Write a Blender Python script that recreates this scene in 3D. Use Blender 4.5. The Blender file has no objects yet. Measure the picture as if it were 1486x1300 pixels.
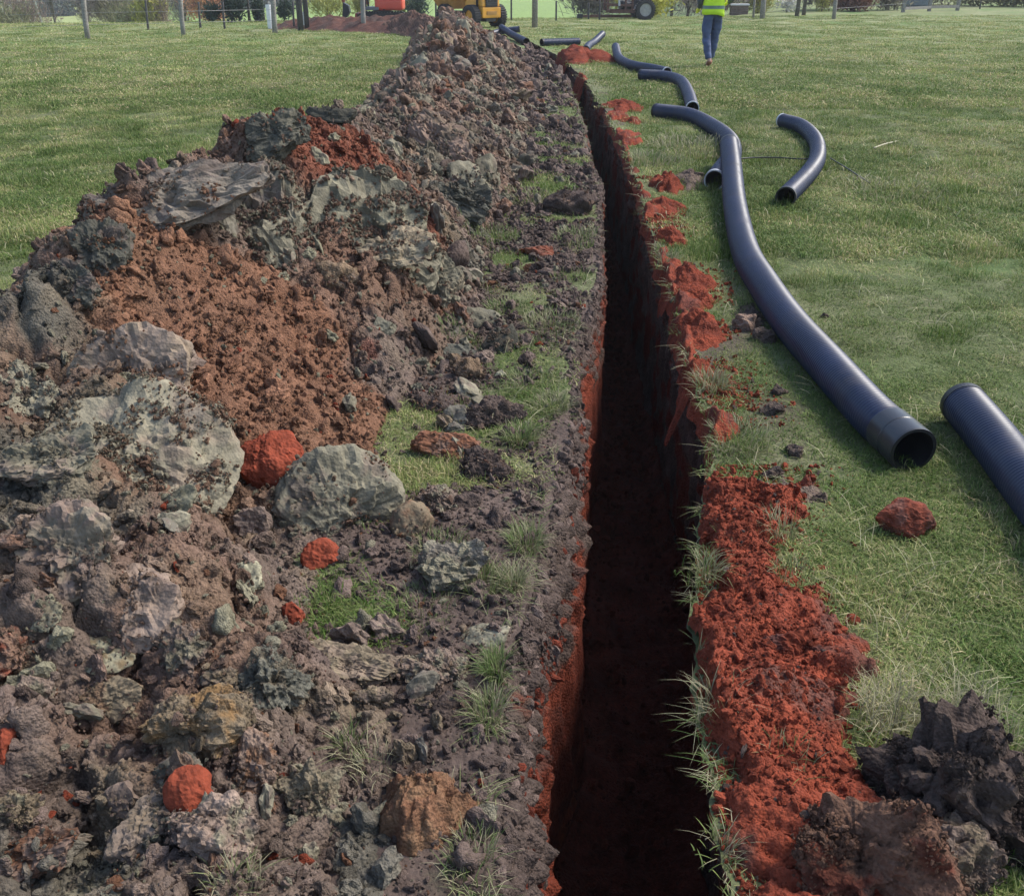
import bpy, bmesh, math, random
import numpy as np
from mathutils import Vector, Matrix, Euler

random.seed(7)
RNG = np.random.default_rng(7)
C = bpy.context.scene.collection
SC = bpy.context.scene

# ------------------------------------------------------------------ camera, sky, sun, exposure
W0, H0, FPX, CAMH = 1486, 1300, 1350.0, 1.65
PITCH = math.atan((650 + 40) / FPX)
cam_data = bpy.data.cameras.new('camera')
cam_data.sensor_fit = 'HORIZONTAL'; cam_data.sensor_width = 36.0
cam_data.lens = FPX / W0 * 36.0
cam_data.clip_start = 0.05; cam_data.clip_end = 3000
cam = bpy.data.objects.new('camera', cam_data); C.objects.link(cam)
cam.location = (0, 0, CAMH); cam.rotation_euler = (math.pi / 2 - PITCH, 0, 0)
SC.camera = cam

SUN_DIR = Vector((0.80, 0.30, 0.95)).normalized()
SUN_EL = math.asin(SUN_DIR.z); SUN_AZ = math.atan2(SUN_DIR.x, SUN_DIR.y)
world = bpy.data.worlds.new('World'); SC.world = world; world.use_nodes = True
wn = world.node_tree.nodes; wl = world.node_tree.links; wn.clear()
wo = wn.new('ShaderNodeOutputWorld'); wb = wn.new('ShaderNodeBackground'); ws = wn.new('ShaderNodeTexSky')
ws.sky_type = 'NISHITA'; ws.sun_disc = False; ws.sun_elevation = SUN_EL; ws.sun_rotation = SUN_AZ
ws.air_density = 1.0; ws.dust_density = 1.6; ws.ozone_density = 1.0
wb.inputs['Strength'].default_value = 0.085
wl.new(ws.outputs[0], wb.inputs['Color']); wl.new(wb.outputs[0], wo.inputs['Surface'])
sun_d = bpy.data.lights.new('sun', 'SUN'); sun_d.energy = 1.5; sun_d.angle = math.radians(18); sun_d.color = (1.0, 0.95, 0.87)
sun = bpy.data.objects.new('sun', sun_d); C.objects.link(sun)
sun.rotation_euler = (-SUN_DIR).to_track_quat('-Z', 'Y').to_euler()
SC.view_settings.view_transform = 'Standard'; SC.view_settings.look = 'None'
SC.view_settings.gamma = 1.0; SC.view_settings.use_curve_mapping = False
SC.view_settings.exposure = 1.66
SC.render.engine = 'CYCLES'
SC.cycles.max_bounces = 5; SC.cycles.diffuse_bounces = 3; SC.cycles.transparent_max_bounces = 4

# ------------------------------------------------------------------ numpy noise
_P = np.random.default_rng(11).permutation(256).astype(np.int64); _P = np.concatenate([_P, _P, _P])
_G = np.random.default_rng(12).normal(size=(256, 3)); _G /= np.linalg.norm(_G, axis=1)[:, None]


def perlin(p):
    p = np.asarray(p, float); i = np.floor(p).astype(np.int64); f = p - i; i &= 255
    u = f * f * f * (f * (f * 6 - 15) + 10); r = 0
    for dx in (0, 1):
        for dy in (0, 1):
            for dz in (0, 1):
                h = _P[_P[_P[i[:, 0] + dx] + i[:, 1] + dy] + i[:, 2] + dz]
                g = _G[h]
                d = g[:, 0] * (f[:, 0] - dx) + g[:, 1] * (f[:, 1] - dy) + g[:, 2] * (f[:, 2] - dz)
                w = (u[:, 0] if dx else 1 - u[:, 0]) * (u[:, 1] if dy else 1 - u[:, 1]) * (u[:, 2] if dz else 1 - u[:, 2])
                r = r + w * d
    return r * 1.5


def fbm(p, octs=4, gain=0.5):
    r = 0; a = 1.0; p = np.asarray(p, float)
    for o in range(octs):
        r = r + a * perlin(p + o * 17.3); a *= gain; p = p * 2.03
    return r


def worley(p, dims=3):
    """distance to the nearest and second nearest feature point, and a random value of the nearest cell"""
    p = np.asarray(p, float); n = len(p); i = np.floor(p).astype(np.int64); f = p - i
    f1 = np.full(n, 9.0); f2 = np.full(n, 9.0); cid = np.zeros(n)
    rz = (-1, 0, 1) if dims == 3 else (0,)
    for dx in (-1, 0, 1):
        for dy in (-1, 0, 1):
            for dz in rz:
                h = _P[_P[_P[(i[:, 0] + dx) & 255] + ((i[:, 1] + dy) & 255)] + ((i[:, 2] + dz) & 255)]
                q = _G[h] * 0.42 + 0.5
                dd = (q[:, 0] + dx - f[:, 0]) ** 2 + (q[:, 1] + dy - f[:, 1]) ** 2
                if dims == 3: dd = dd + (q[:, 2] + dz - f[:, 2]) ** 2
                dd = np.sqrt(dd)
                c = dd < f1
                f2 = np.where(c, f1, np.minimum(f2, dd)); cid = np.where(c, h / 255.0, cid); f1 = np.where(c, dd, f1)
    return f1, f2, cid


def xy(x, y, s, off=0.0):
    return np.stack([np.asarray(x) * s + off, np.asarray(y) * s + off * 0.7, np.full(np.shape(x), 3.7 + off)], 1)


def sstep(a, b, x):
    t = np.clip((np.asarray(x, float) - a) / (b - a), 0, 1); return t * t * (3 - 2 * t)


# ------------------------------------------------------------------ colours (linear albedo) and materials
TOPSOIL = np.array((0.116, 0.084, 0.070)); TOPDARK = np.array((0.050, 0.039, 0.037))
BROWN = np.array((0.180, 0.088, 0.051)); RED = np.array((0.205, 0.046, 0.024)); REDDK = np.array((0.140, 0.034, 0.020))
CLAY = np.array((0.200, 0.180, 0.128)); CLAYDK = np.array((0.104, 0.099, 0.078)); TAN = np.array((0.235, 0.180, 0.118))
PURPLE = np.array((0.184, 0.135, 0.106)); OCHRE = np.array((0.280, 0.160, 0.065)); PALE = np.array((0.340, 0.310, 0.210))


def mat_new(name):
    m = bpy.data.materials.new(name); m.use_nodes = True
    n = m.node_tree.nodes; n.clear()
    out = n.new('ShaderNodeOutputMaterial'); b = n.new('ShaderNodeBsdfPrincipled')
    m.node_tree.links.new(b.outputs[0], out.inputs[0])
    return m, n, m.node_tree.links, b


def earth_mat(name, bump=1.0, scale=1.0, instancer=False, lo=0.55, hi=1.45, coord='Object'):
    m, n, l, b = mat_new(name)
    at = n.new('ShaderNodeAttribute'); at.attribute_name = 'icol' if instancer else 'Col'
    if instancer: at.attribute_type = 'INSTANCER'
    tc = n.new('ShaderNodeTexCoord')
    n1 = n.new('ShaderNodeTexNoise'); n1.inputs['Scale'].default_value = 55 * scale; n1.inputs['Detail'].default_value = 7; n1.inputs['Roughness'].default_value = 0.7
    n2 = n.new('ShaderNodeTexNoise'); n2.inputs['Scale'].default_value = 9 * scale; n2.inputs['Detail'].default_value = 5
    vo = n.new('ShaderNodeTexVoronoi'); vo.inputs['Scale'].default_value = 120 * scale
    for x in (n1, n2, vo): l.new(tc.outputs[coord], x.inputs['Vector'])
    mr = n.new('ShaderNodeMapRange'); mr.inputs[1].default_value = 0.3; mr.inputs[2].default_value = 0.7; mr.inputs[3].default_value = lo; mr.inputs[4].default_value = hi
    l.new(n1.outputs[0], mr.inputs[0])
    mr2 = n.new('ShaderNodeMapRange'); mr2.inputs[1].default_value = 0.3; mr2.inputs[2].default_value = 0.7; mr2.inputs[3].default_value = 0.82; mr2.inputs[4].default_value = 1.18
    l.new(n2.outputs[0], mr2.inputs[0])
    mu = n.new('ShaderNodeMath'); mu.operation = 'MULTIPLY'; l.new(mr.outputs[0], mu.inputs[0]); l.new(mr2.outputs[0], mu.inputs[1])
    vm = n.new('ShaderNodeVectorMath'); vm.operation = 'SCALE'; l.new(at.outputs['Color'], vm.inputs[0]); l.new(mu.outputs[0], vm.inputs['Scale'])
    l.new(vm.outputs[0], b.inputs['Base Color'])
    b.inputs['Roughness'].default_value = 0.95; b.inputs['Specular IOR Level'].default_value = 0.15
    ad = n.new('ShaderNodeMath'); ad.operation = 'MULTIPLY_ADD'; ad.inputs[1].default_value = -0.6
    l.new(vo.outputs['Distance'], ad.inputs[0]); l.new(n1.outputs[0], ad.inputs[2])
    bp = n.new('ShaderNodeBump'); bp.inputs['Strength'].default_value = 0.85 * bump; bp.inputs['Distance'].default_value = 0.012
    l.new(ad.outputs[0], bp.inputs['Height']); l.new(bp.outputs[0], b.inputs['Normal'])
    return m


def plain_mat(name, col, rough=0.5, metal=0.0, var=0.15, scale=12.0, spec=0.5, bump=0.0):
    m, n, l, b = mat_new(name)
    tc = n.new('ShaderNodeTexCoord'); nz = n.new('ShaderNodeTexNoise'); nz.inputs['Scale'].default_value = scale; nz.inputs['Detail'].default_value = 6
    l.new(tc.outputs['Object'], nz.inputs['Vector'])
    mr = n.new('ShaderNodeMapRange'); mr.inputs[1].default_value = 0.3; mr.inputs[2].default_value = 0.7; mr.inputs[3].default_value = 1 - var; mr.inputs[4].default_value = 1 + var
    l.new(nz.outputs[0], mr.inputs[0])
    vm = n.new('ShaderNodeVectorMath'); vm.operation = 'SCALE'; vm.inputs[0].default_value = col; l.new(mr.outputs[0], vm.inputs['Scale'])
    l.new(vm.outputs[0], b.inputs['Base Color'])
    b.inputs['Roughness'].default_value = rough; b.inputs['Metallic'].default_value = metal; b.inputs['Specular IOR Level'].default_value = spec
    if bump:
        bp = n.new('ShaderNodeBump'); bp.inputs['Strength'].default_value = bump; bp.inputs['Distance'].default_value = 0.01
        l.new(nz.outputs[0], bp.inputs['Height']); l.new(bp.outputs[0], b.inputs['Normal'])
    return m


def leaf_mat(name, attr='Col', instancer_tint=False, transl=0.3):
    m = bpy.data.materials.new(name); m.use_nodes = True; n = m.node_tree.nodes; l = m.node_tree.links; n.clear()
    out = n.new('ShaderNodeOutputMaterial'); df = n.new('ShaderNodeBsdfPrincipled'); tr = n.new('ShaderNodeBsdfTranslucent'); mx = n.new('ShaderNodeMixShader')
    df.inputs['Roughness'].default_value = 0.65; df.inputs['Specular IOR Level'].default_value = 0.25
    at = n.new('ShaderNodeAttribute'); at.attribute_name = attr; col = at.outputs['Color']
    if instancer_tint:
        ai = n.new('ShaderNodeAttribute'); ai.attribute_name = 'icol'; ai.attribute_type = 'INSTANCER'
        vm = n.new('ShaderNodeVectorMath'); vm.operation = 'MULTIPLY'; l.new(col, vm.inputs[0]); l.new(ai.outputs['Color'], vm.inputs[1]); col = vm.outputs[0]
    l.new(col, df.inputs['Base Color']); l.new(col, tr.inputs['Color'])
    mx.inputs[0].default_value = transl
    l.new(df.outputs[0], mx.inputs[1]); l.new(tr.outputs[0], mx.inputs[2]); l.new(mx.outputs[0], out.inputs[0])
    return m


M_EARTH = earth_mat('broken earth')
M_HEAP = earth_mat('spoil earth', bump=1.1)
M_CLAY = earth_mat('broken clay', bump=0.45, scale=0.8, lo=.75, hi=1.25)
M_CRUMB = earth_mat('earth crumbs', bump=0.8, scale=0.07, instancer=True)
M_GROUND = earth_mat('pasture ground', bump=1.0, scale=0.5, lo=0.75, hi=1.25)
M_TRENCH = earth_mat('cut trench earth', bump=1.2)
M_GRASS = leaf_mat('grass blades', instancer_tint=True)
M_TUFT = leaf_mat('long grass blades')
M_LEAF = leaf_mat('leaves and twigs', transl=0.25)
M_WOOD = plain_mat('weathered post wood', (0.23, 0.215, 0.19), 0.85, var=0.3, scale=25, bump=0.3)
M_DKWOOD = plain_mat('creosoted pole wood', (0.07, 0.066, 0.066), 0.8, var=0.3, scale=25, bump=0.3)
M_BARK = plain_mat('bark', (0.11, 0.095, 0.08), 0.9, var=0.35, scale=14, bump=0.5)
M_PIPE = plain_mat('black ducting plastic', (0.015, 0.023, 0.056), 0.42, var=0.2, scale=6, spec=0.5)


def dusty(m, col, lo, hi, scale):
    """dry soil smeared over a surface in patches"""
    n = m.node_tree.nodes; l = m.node_tree.links; b = next(x for x in n if x.type == 'BSDF_PRINCIPLED'); src = b.inputs['Base Color'].links[0].from_socket
    tc = n.new('ShaderNodeTexCoord'); nz = n.new('ShaderNodeTexNoise'); nz.inputs['Scale'].default_value = scale; nz.inputs['Detail'].default_value = 8; nz.inputs['Roughness'].default_value = .65; l.new(tc.outputs['Object'], nz.inputs['Vector'])
    mr = n.new('ShaderNodeMapRange'); mr.inputs[1].default_value = .52; mr.inputs[2].default_value = .75; mr.inputs[3].default_value = lo; mr.inputs[4].default_value = hi; l.new(nz.outputs[0], mr.inputs[0])
    mx = n.new('ShaderNodeMix'); mx.data_type = 'RGBA'; l.new(mr.outputs[0], mx.inputs[0]); l.new(src, mx.inputs[6]); mx.inputs[7].default_value = (*col, 1); l.new(mx.outputs[2], b.inputs['Base Color'])
    rr = n.new('ShaderNodeMapRange'); rr.inputs[3].default_value = b.inputs['Roughness'].default_value; rr.inputs[4].default_value = .8; l.new(mr.outputs[0], rr.inputs[0]); l.new(rr.outputs[0], b.inputs['Roughness'])


dusty(M_PIPE, (.10, .085, .075), .0, .36, 5.5)
M_PIPEIN = plain_mat('duct liner plastic', (0.012, 0.012, 0.014), 0.5, var=0.1)
M_RIM = plain_mat('pale pipe rim', (0.42, 0.43, 0.45), 0.5, var=0.1)
M_WHITE = plain_mat('white tube plastic', (0.75, 0.76, 0.74), 0.5, var=0.08)
M_WIRE = plain_mat('galvanised wire', (0.3, 0.3, 0.3), 0.5, metal=0.8)


# ------------------------------------------------------------------ mesh helpers
def mesh_np(name, V, F, smooth=True, col=None):
    """V (n,3); F (m,3) or (m,4) arrays, or a list of polygons"""
    me = bpy.data.meshes.new(name)
    V = np.asarray(V, np.float32)
    if isinstance(F, np.ndarray):
        k = F.shape[1]; m = len(F)
        me.vertices.add(len(V)); me.vertices.foreach_set('co', V.ravel())
        me.loops.add(m * k); me.loops.foreach_set('vertex_index', F.astype(np.int32).ravel())
        me.polygons.add(m); me.polygons.foreach_set('loop_start', np.arange(0, m * k, k, dtype=np.int32))
        me.update(calc_edges=True); me.validate()
    else:
        me.from_pydata([tuple(map(float, v)) for v in V], [], [tuple(map(int, f)) for f in F])
        me.update()
    me.polygons.foreach_set('use_smooth', np.full(len(me.polygons), smooth))
    if col is not None:
        a = me.color_attributes.new('Col', 'FLOAT_COLOR', 'POINT')
        c4 = np.ones((len(V), 4), np.float32); c4[:, :3] = col; a.data.foreach_set('color', c4.ravel())
    return me


def link(name, me, mat=None, parent=None, loc=None):
    o = bpy.data.objects.new(name, me); C.objects.link(o)
    if mat is not None: me.materials.append(mat)
    if parent is not None: o.parent = parent
    if loc is not None: o.location = loc
    return o


def tag(o, label=None, cat=None, group=None, kind=None):
    if label: o['label'] = label
    if cat: o['category'] = cat
    if group: o['group'] = group
    if kind or cat: o['kind'] = kind or 'thing'
    return o


def thing(name, label, cat, loc=(0, 0, 0), rotz=0.0, group=None):
    o = bpy.data.objects.new(name, None); C.objects.link(o); o.location = loc; o.rotation_euler = (0, 0, rotz)
    o.empty_display_size = 0.2
    return tag(o, label, cat, group)


def grid_faces(nr, nc):
    r, c = np.meshgrid(np.arange(nr - 1), np.arange(nc - 1), indexing='ij'); a = (r * nc + c).ravel()
    return np.stack([a, a + 1, a + nc + 1, a + nc], 1)


class MB:
    """collects shapes into one mesh"""
    def __init__(s): s.v = []; s.f = []

    def add(s, V, F):
        b = len(s.v); s.v.extend([tuple(map(float, x)) for x in V]); s.f.extend([tuple(int(i) + b for i in q) for q in F]); return s

    def box(s, c, size, rot=(0, 0, 0), bev=0.0, taper=1.0):
        bm = bmesh.new(); bmesh.ops.create_cube(bm, size=1.0)
        for v in bm.verts:
            k = taper if v.co.z > 0 else 1.0
            v.co = Vector((v.co.x * size[0] * k, v.co.y * size[1] * k, v.co.z * size[2]))
        if bev: bmesh.ops.bevel(bm, geom=list(bm.edges), offset=bev, segments=2, affect='EDGES', profile=0.7)
        R = Euler(rot).to_matrix(); bm.verts.index_update()
        s.add([R @ v.co + Vector(c) for v in bm.verts], [[v.index for v in f.verts] for f in bm.faces]); bm.free(); return s

    def tube(s, pts, rad, n=10, caps=True):
        V, F = tube_np(pts, rad, n); s.add(V, F.tolist())
        if caps:
            b = len(s.v) - len(V)
            s.f.append(tuple(b + i for i in range(n))[::-1]); s.f.append(tuple(b + len(V) - n + i for i in range(n)))
        return s

    def cyl(s, a, b, r, n=16, r2=None): return s.tube([a, b], [r, r if r2 is None else r2], n)

    def build(s, name, mat, parent=None, smooth=False, loc=None):
        me = mesh_np(name, np.array(s.v), s.f, smooth); return link(name, me, mat, parent, loc)


def tube_np(pts, rad, n=10):
    P = np.asarray(pts, float); m = len(P); rad = np.broadcast_to(np.asarray(rad, float), (m,))
    T = np.gradient(P, axis=0); T /= np.linalg.norm(T, axis=1)[:, None] + 1e-12
    ref = np.array((0, 0, 1.0)) if abs(T[:, 2]).max() < 0.9 else np.array((0.93, 0.31, 0.17))
    A = np.cross(T, ref); A /= np.linalg.norm(A, axis=1)[:, None] + 1e-12; B = np.cross(A, T)
    th = np.linspace(0, 2 * math.pi, n, endpoint=False)
    V = P[:, None, :] + rad[:, None, None] * (np.cos(th)[None, :, None] * A[:, None, :] + np.sin(th)[None, :, None] * B[:, None, :])
    F = []
    a = np.arange(n); b = (a + 1) % n
    F = np.concatenate([np.stack([k * n + a, k * n + b, (k + 1) * n + b, (k + 1) * n + a], 1) for k in range(m - 1)])
    return V.reshape(-1, 3), F


def spline(pts, step):
    P = np.asarray(pts, float); P = np.vstack([2 * P[0] - P[1], P, 2 * P[-1] - P[-2]]); out = []
    for i in range(1, len(P) - 2):
        t = np.linspace(0, 1, 40, endpoint=False)[:, None]; a, b, c, d = P[i - 1], P[i], P[i + 1], P[i + 2]
        out.append(0.5 * (2 * b + (c - a) * t + (2 * a - 5 * b + 4 * c - d) * t ** 2 + (3 * b - a - 3 * c + d) * t ** 3))
    out.append(P[-2][None]); Q = np.vstack(out); L = np.concatenate([[0], np.cumsum(np.linalg.norm(np.diff(Q, axis=0), axis=1))])
    n = max(3, int(L[-1] / step)); s = np.linspace(0, L[-1], n)
    return np.stack([np.interp(s, L, Q[:, k]) for k in range(3)], 1)


_cp, _sp = math.cos(PITCH), math.sin(PITCH)
CR = np.array((1, 0, 0.0)); CU = np.array((0, _sp, _cp)); CF = np.array((0, _cp, -_sp))


def ray(u, v):
    return CF + CR * (u - 743) / FPX - CU * (v - 650) / FPX


def at(u, v, z=0.0):
    """the place on the level z that the photograph shows at u, v"""
    r = ray(u, v); t = (z - CAMH) / r[2]; return np.array((0, 0, CAMH)) + r * t


# ------------------------------------------------------------------ the lie of the land
LD = np.array([-3, 1.2, 1.9, 2.3, 2.75, 3.2, 4, 5.27, 6.75, 8.2, 10, 13, 17, 20, 23, 28, 34, 60])
LX = np.array([-.12, -.04, -.01, .06, .12, .18, .27, .47, .61, .74, .78, .90, .92, .79, .60, .0, -2.5, -2.5])
RDv = np.array([-3, 1.2, 1.9, 2.3, 2.75, 3.0, 3.3, 3.6, 4.2, 5.27, 6.75, 8.2, 10, 13, 17, 20, 23, 28, 34, 60])
RX = np.array([.36, .43, .475, .55, .65, .74, .81, .83, .84, .925, 1.01, 1.11, 1.17, 1.25, 1.26, 1.13, .96, .38, -2.1, -2.1])
TR_END = 29.0


def _sm(y, a, b):
    return (np.interp(y - 0.15, a, b) + np.interp(y, a, b) + np.interp(y + 0.15, a, b)) / 3


def lipL(y, rag=True):
    y = np.asarray(y, float); x = _sm(y, LD, LX)
    if rag: x = x + 0.035 * fbm(xy(y, y * 0, 2.2, 5.1), 3) + 0.012 * fbm(xy(y, y * 0, 14, 9.1), 2)
    return x


def lipR(y, rag=True):
    y = np.asarray(y, float); x = _sm(y, RDv, RX)
    if rag: x = x + 0.03 * fbm(xy(y, y * 0, 1.9, 25.1), 3) + 0.018 * fbm(xy(y, y * 0, 12, 29.1), 2)
    return np.where(y > TR_END, np.minimum(x, lipL(y)) if False else x, x)


def terr(x, y):
    x = np.asarray(x, float); y = np.asarray(y, float)
    edge = np.clip(38 + 0.25 * x, 30, 43); q = np.maximum(0, y - edge)
    valley = 1 - sstep(6, 16, x - 0.05 * np.maximum(y - 40, 0))
    drop = -5.0 * sstep(0, 60, q)
    rise = 0.033 * np.maximum(0, q - 92) + 0.0001 * np.maximum(0, q - 92) ** 2
    return (drop + rise) * valley + (rise * 0.8) * (1 - valley)


def ground_z(x, y):
    x = np.asarray(x, float); y = np.asarray(y, float)
    k = 1 / (1 + np.maximum(y - 20, 0) * 0.05)
    z = 0.03 * fbm(xy(x, y, 0.55, 2.0), 3) + k * 0.016 * fbm(xy(x, y, 3.3, 7.0), 3) + 0.035 * sstep(3, 9, y) * fbm(xy(x, y * .8, 1.7, 8.0), 3)
    lip = np.minimum(np.abs(x - lipL(y, False)), np.abs(x - lipR(y, False)))
    return z * (0.35 + 0.65 * sstep(0.05, 1.0, lip)) + terr(x, y)


HY = np.array([-2, 0.6, 1.3, 1.9, 2.6, 3.2, 3.9, 4.6, 5.3, 6.2, 7.2, 9, 12, 15, 18, 20.5, 23, 25.5, 28, 31, 33])
HH = np.array([.25, .32, .38, .44, .50, .60, .80, .74, .88, .80, .66, .46, .52, .66, .80, .78, .72, .66, .60, .55, .0])


def blob(x, y, cx, cy, rx, ry, ang=0.0, wob=0.35):
    c, s = math.cos(ang), math.sin(ang); dx = x - cx; dy = y - cy
    r = np.sqrt(((dx * c + dy * s) / rx) ** 2 + ((-dx * s + dy * c) / ry) ** 2)
    r = r + wob * fbm(xy(x, y, 3.0, 41.0), 3)
    return 1 - sstep(0.82, 1.12, r)


def zones(x, y):
    br = blob(x, y, -1.02, 3.42, 1.02, 0.52, math.radians(-38), 0.25)
    rd = blob(x, y, -1.12, 5.75, 0.70, 0.52, math.radians(-30), 0.25)
    return br, rd


def heap_z(x, y, detail=True):
    x = np.asarray(x, float); y = np.asarray(y, float)
    d = lipL(y, False) - x
    H = np.interp(y, HY, HH)
    foot = np.interp(y, [1.2, 1.75, 2.1, 2.6, 4], [.12, .2, .5, .62, .66]) + np.interp(y, [1, 3], [.06, .2]) * perlin(xy(y, y * 0, 0.9, 3.3)); crest = 1.95 + 0.12 * perlin(xy(y, y * 0, 0.7, 13.3)); toe = 2.85 + 0.25 * perlin(xy(y, y * 0, 0.8, 23.3))
    up = np.clip((d - foot) / (crest - foot), 0, 1); dn = np.clip((toe - d) / (toe - crest), 0, 1)
    prof = np.minimum(up, dn)
    prof = prof * (1.12 - 0.12 * prof) - 0.06 * sstep(0.75, 1.0, prof)
    on = sstep(0.0, 0.22, prof)
    z = H * prof - 0.05 * (1 - sstep(0, 0.05, prof))
    br, rd = zones(x, y); rough = 1 - 0.75 * np.maximum(br, rd)
    z = z + on * rough * 0.13 * fbm(xy(x, y, 1.5, 1.0), 3)
    z = z + on * br * 0.05 * fbm(xy(x, y, 2.0, 4.0), 2) + on * rd * 0.08
    if detail:
        wx = x + 0.05 * fbm(xy(x, y, 5, 61), 2); wy = y + 0.05 * fbm(xy(x, y, 5, 71), 2)
        f1, f2, c1 = worley(xy(wx, wy, 3.6, 0.3), 2)
        z = z + on * rough * (0.13 * (0.42 - f1) + 0.07 * (c1 - 0.5) - 0.05 * (1 - sstep(0.0, 0.12, f2 - f1)))
        g1, g2, c2 = worley(xy(wx, wy, 9.5, 1.3), 2)
        z = z + on * (0.35 + 0.65 * rough) * (0.050 * (0.45 - g1) + 0.03 * (c2 - 0.5))
        h1, h2, c3 = worley(xy(wx, wy, 26, 2.3), 2)
        z = z + (0.3 + 0.7 * on) * (0.026 * (0.5 - h1) + 0.012 * (c3 - .5))
        k1, k2, c4 = worley(xy(x, y, 62, 4.3), 2)
        z = z + (0.3 + 0.7 * on) * (0.014 * (0.5 - k1) + 0.006 * (c4 - .5)) + 0.005 * fbm(xy(x, y, 80, 3), 2)
    return z, prof


def heap_col(x, y):
    x = np.asarray(x, float); y = np.asarray(y, float)
    f1, f2, cid = worley(xy(x + 0.1 * fbm(xy(x, y, 3, 61), 2), y + 0.1 * fbm(xy(x, y, 3, 71), 2), 2.6, 7.7), 2)
    n = fbm(xy(x, y, 1.3, 91), 4); n2 = fbm(xy(x, y, 7, 93), 3)
    col = PURPLE[None] * (0.85 + 0.25 * n2)[:, None]
    def mix(c, w):
        nonlocal col
        w = np.clip(w, 0, 1)[:, None]; col = col * (1 - w) + np.asarray(c)[None] * w
    mix(TOPSOIL, sstep(0.0, 0.5, n2))
    mix(CLAYDK, sstep(0.62, 0.70, cid) * (1 - sstep(0.8, 0.84, cid)) * 0.8)
    mix(CLAY * 0.8, sstep(0.80, 0.84, cid) * 0.75)
    mix(TAN * 0.85, sstep(0.05, 0.45, fbm(xy(x, y, 2.4, 133), 3)) * np.interp(y, [2.4, 4], [.75, .45]))
    mix(BROWN * 0.8, sstep(0.35, 0.65, n) * 0.6)
    mix(BROWN * .55 + PURPLE * .4, sstep(-.15, .4, fbm(xy(x, y, 1.9, 143), 4)) * .65)
    mix(RED * 0.8, sstep(0.70, 0.85, fbm(xy(x, y, 3.3, 151), 3)) * 0.5)
    mix(np.array((.125, .066, .050)), sstep(17, 27, y) * .7)
    br, rd = zones(x, y)
    mix(BROWN * 1.0, br * (0.9 + 0.1 * n2)); mix((RED * 0.55 + BROWN * 0.3), rd * 0.9)
    mix(CLAYDK, sstep(0.45, 0.7, fbm(xy(x, y, 4.4, 171), 3)) * 0.5 * rd)
    return np.clip(col, 0.01, 1)


# rows used by ground and trench alike
rows = np.concatenate([np.linspace(-2.5, 0.78, 40, endpoint=False), 0.8 * 1.0125 ** np.arange(0, 560)]); rows = rows[rows < 430]
cols = [0.0]; st = 0.016
while cols[-1] < 300: cols.append(cols[-1] + st); st *= 1.036
cols = np.array(cols)


def strip_mask(x, y):
    """how much loose soil covers the turf between heap and trench and along the right-hand lip (1 = bare soil)"""
    dl = lipL(y, False) - x; dr = x - lipR(y, False)
    n = fbm(xy(x, y, 2.2, 201), 4)
    left = (1 - sstep(0.85, 1.2, dl)) * sstep(-0.10, 0.12, n + np.interp(y, [1.7, 2.0, 3.0, 4, 8], [.5, .12, .06, .10, .10])) * (dl > -0.05)
    edge = (1 - sstep(0.04, 0.13, dl + 0.10 * n)) * (dl > -0.1) * sstep(3.6, 2.6, y)
    right = (1 - sstep(0.10, 0.45, dr + 0.25 * n)) * sstep(0.1, 0.35, fbm(xy(x, y, 1.3, 211), 3)) * (dr > -0.05)
    near = 1 - sstep(20, 26, y)
    return np.clip(np.maximum(np.maximum(left, edge), right * 0.8) * near, 0, 1)


def ground_col(x, y):
    n = fbm(xy(x, y, 0.9, 301), 4); n2 = fbm(xy(x, y, 6, 303), 3)
    g1 = np.array((0.100, 0.120, 0.050)); g2 = np.array((0.140, 0.145, 0.075)); g3 = np.array((0.080, 0.120, 0.040))
    w = sstep(-0.3, 0.5, n + 0.3 * n2)[:, None]; col = g1 * (1 - w) + g2 * w
    w = sstep(0.1, 0.6, fbm(xy(x, y, 0.35, 305), 3))[:, None]; col = col * (1 - w) + g3 * w
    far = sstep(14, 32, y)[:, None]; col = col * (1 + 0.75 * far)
    s = strip_mask(x, y)[:, None]; soil = TOPSOIL * 0.85 * (1 + 0.25 * n2[:, None]); col = col * (1 - s) + soil * s
    edge = np.clip(38 + 0.25 * x, 30, 43); q = y - edge
    crop = (sstep(10, 16, q) * (1 - sstep(7, 14, x - 0.05 * np.maximum(y - 40, 0))))[:, None]
    cc = np.array((0.215, 0.305, 0.085)) * (1 + 0.10 * n[:, None]); lf = sstep(-0.36, -0.41, x / np.maximum(y, 1))[:, None]
    cc = cc * (1 - lf) + np.array((0.30, 0.34, 0.13)) * lf
    col = col * (1 - crop) + cc * crop
    return np.clip(col, 0.005, 1)


def build_ground():
    V = []; F = []; base = 0
    for side in (-1, 1):
        Y, S = np.meshgrid(rows, cols, indexing='ij')
        lip = (lipL(rows) if side < 0 else lipR(rows))
        close = sstep(TR_END - 1.5, TR_END, rows)                    # the trench ends here and the turf closes
        mid = (lipL(rows, False) + lipR(rows, False)) / 2
        lip = lip * (1 - close) + mid * close
        X = lip[:, None] + side * S
        x, y = X.ravel(), Y.ravel()
        z = ground_z(x, y)
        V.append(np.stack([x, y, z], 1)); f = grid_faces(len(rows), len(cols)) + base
        F.append(f if side > 0 else f[:, ::-1]); base += len(x)
    V = np.vstack(V); F = np.vstack(F)
    return tag(link('ground', mesh_np('ground', V, F, True, ground_col(V[:, 0], V[:, 1])), M_GROUND), kind='structure')


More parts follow.
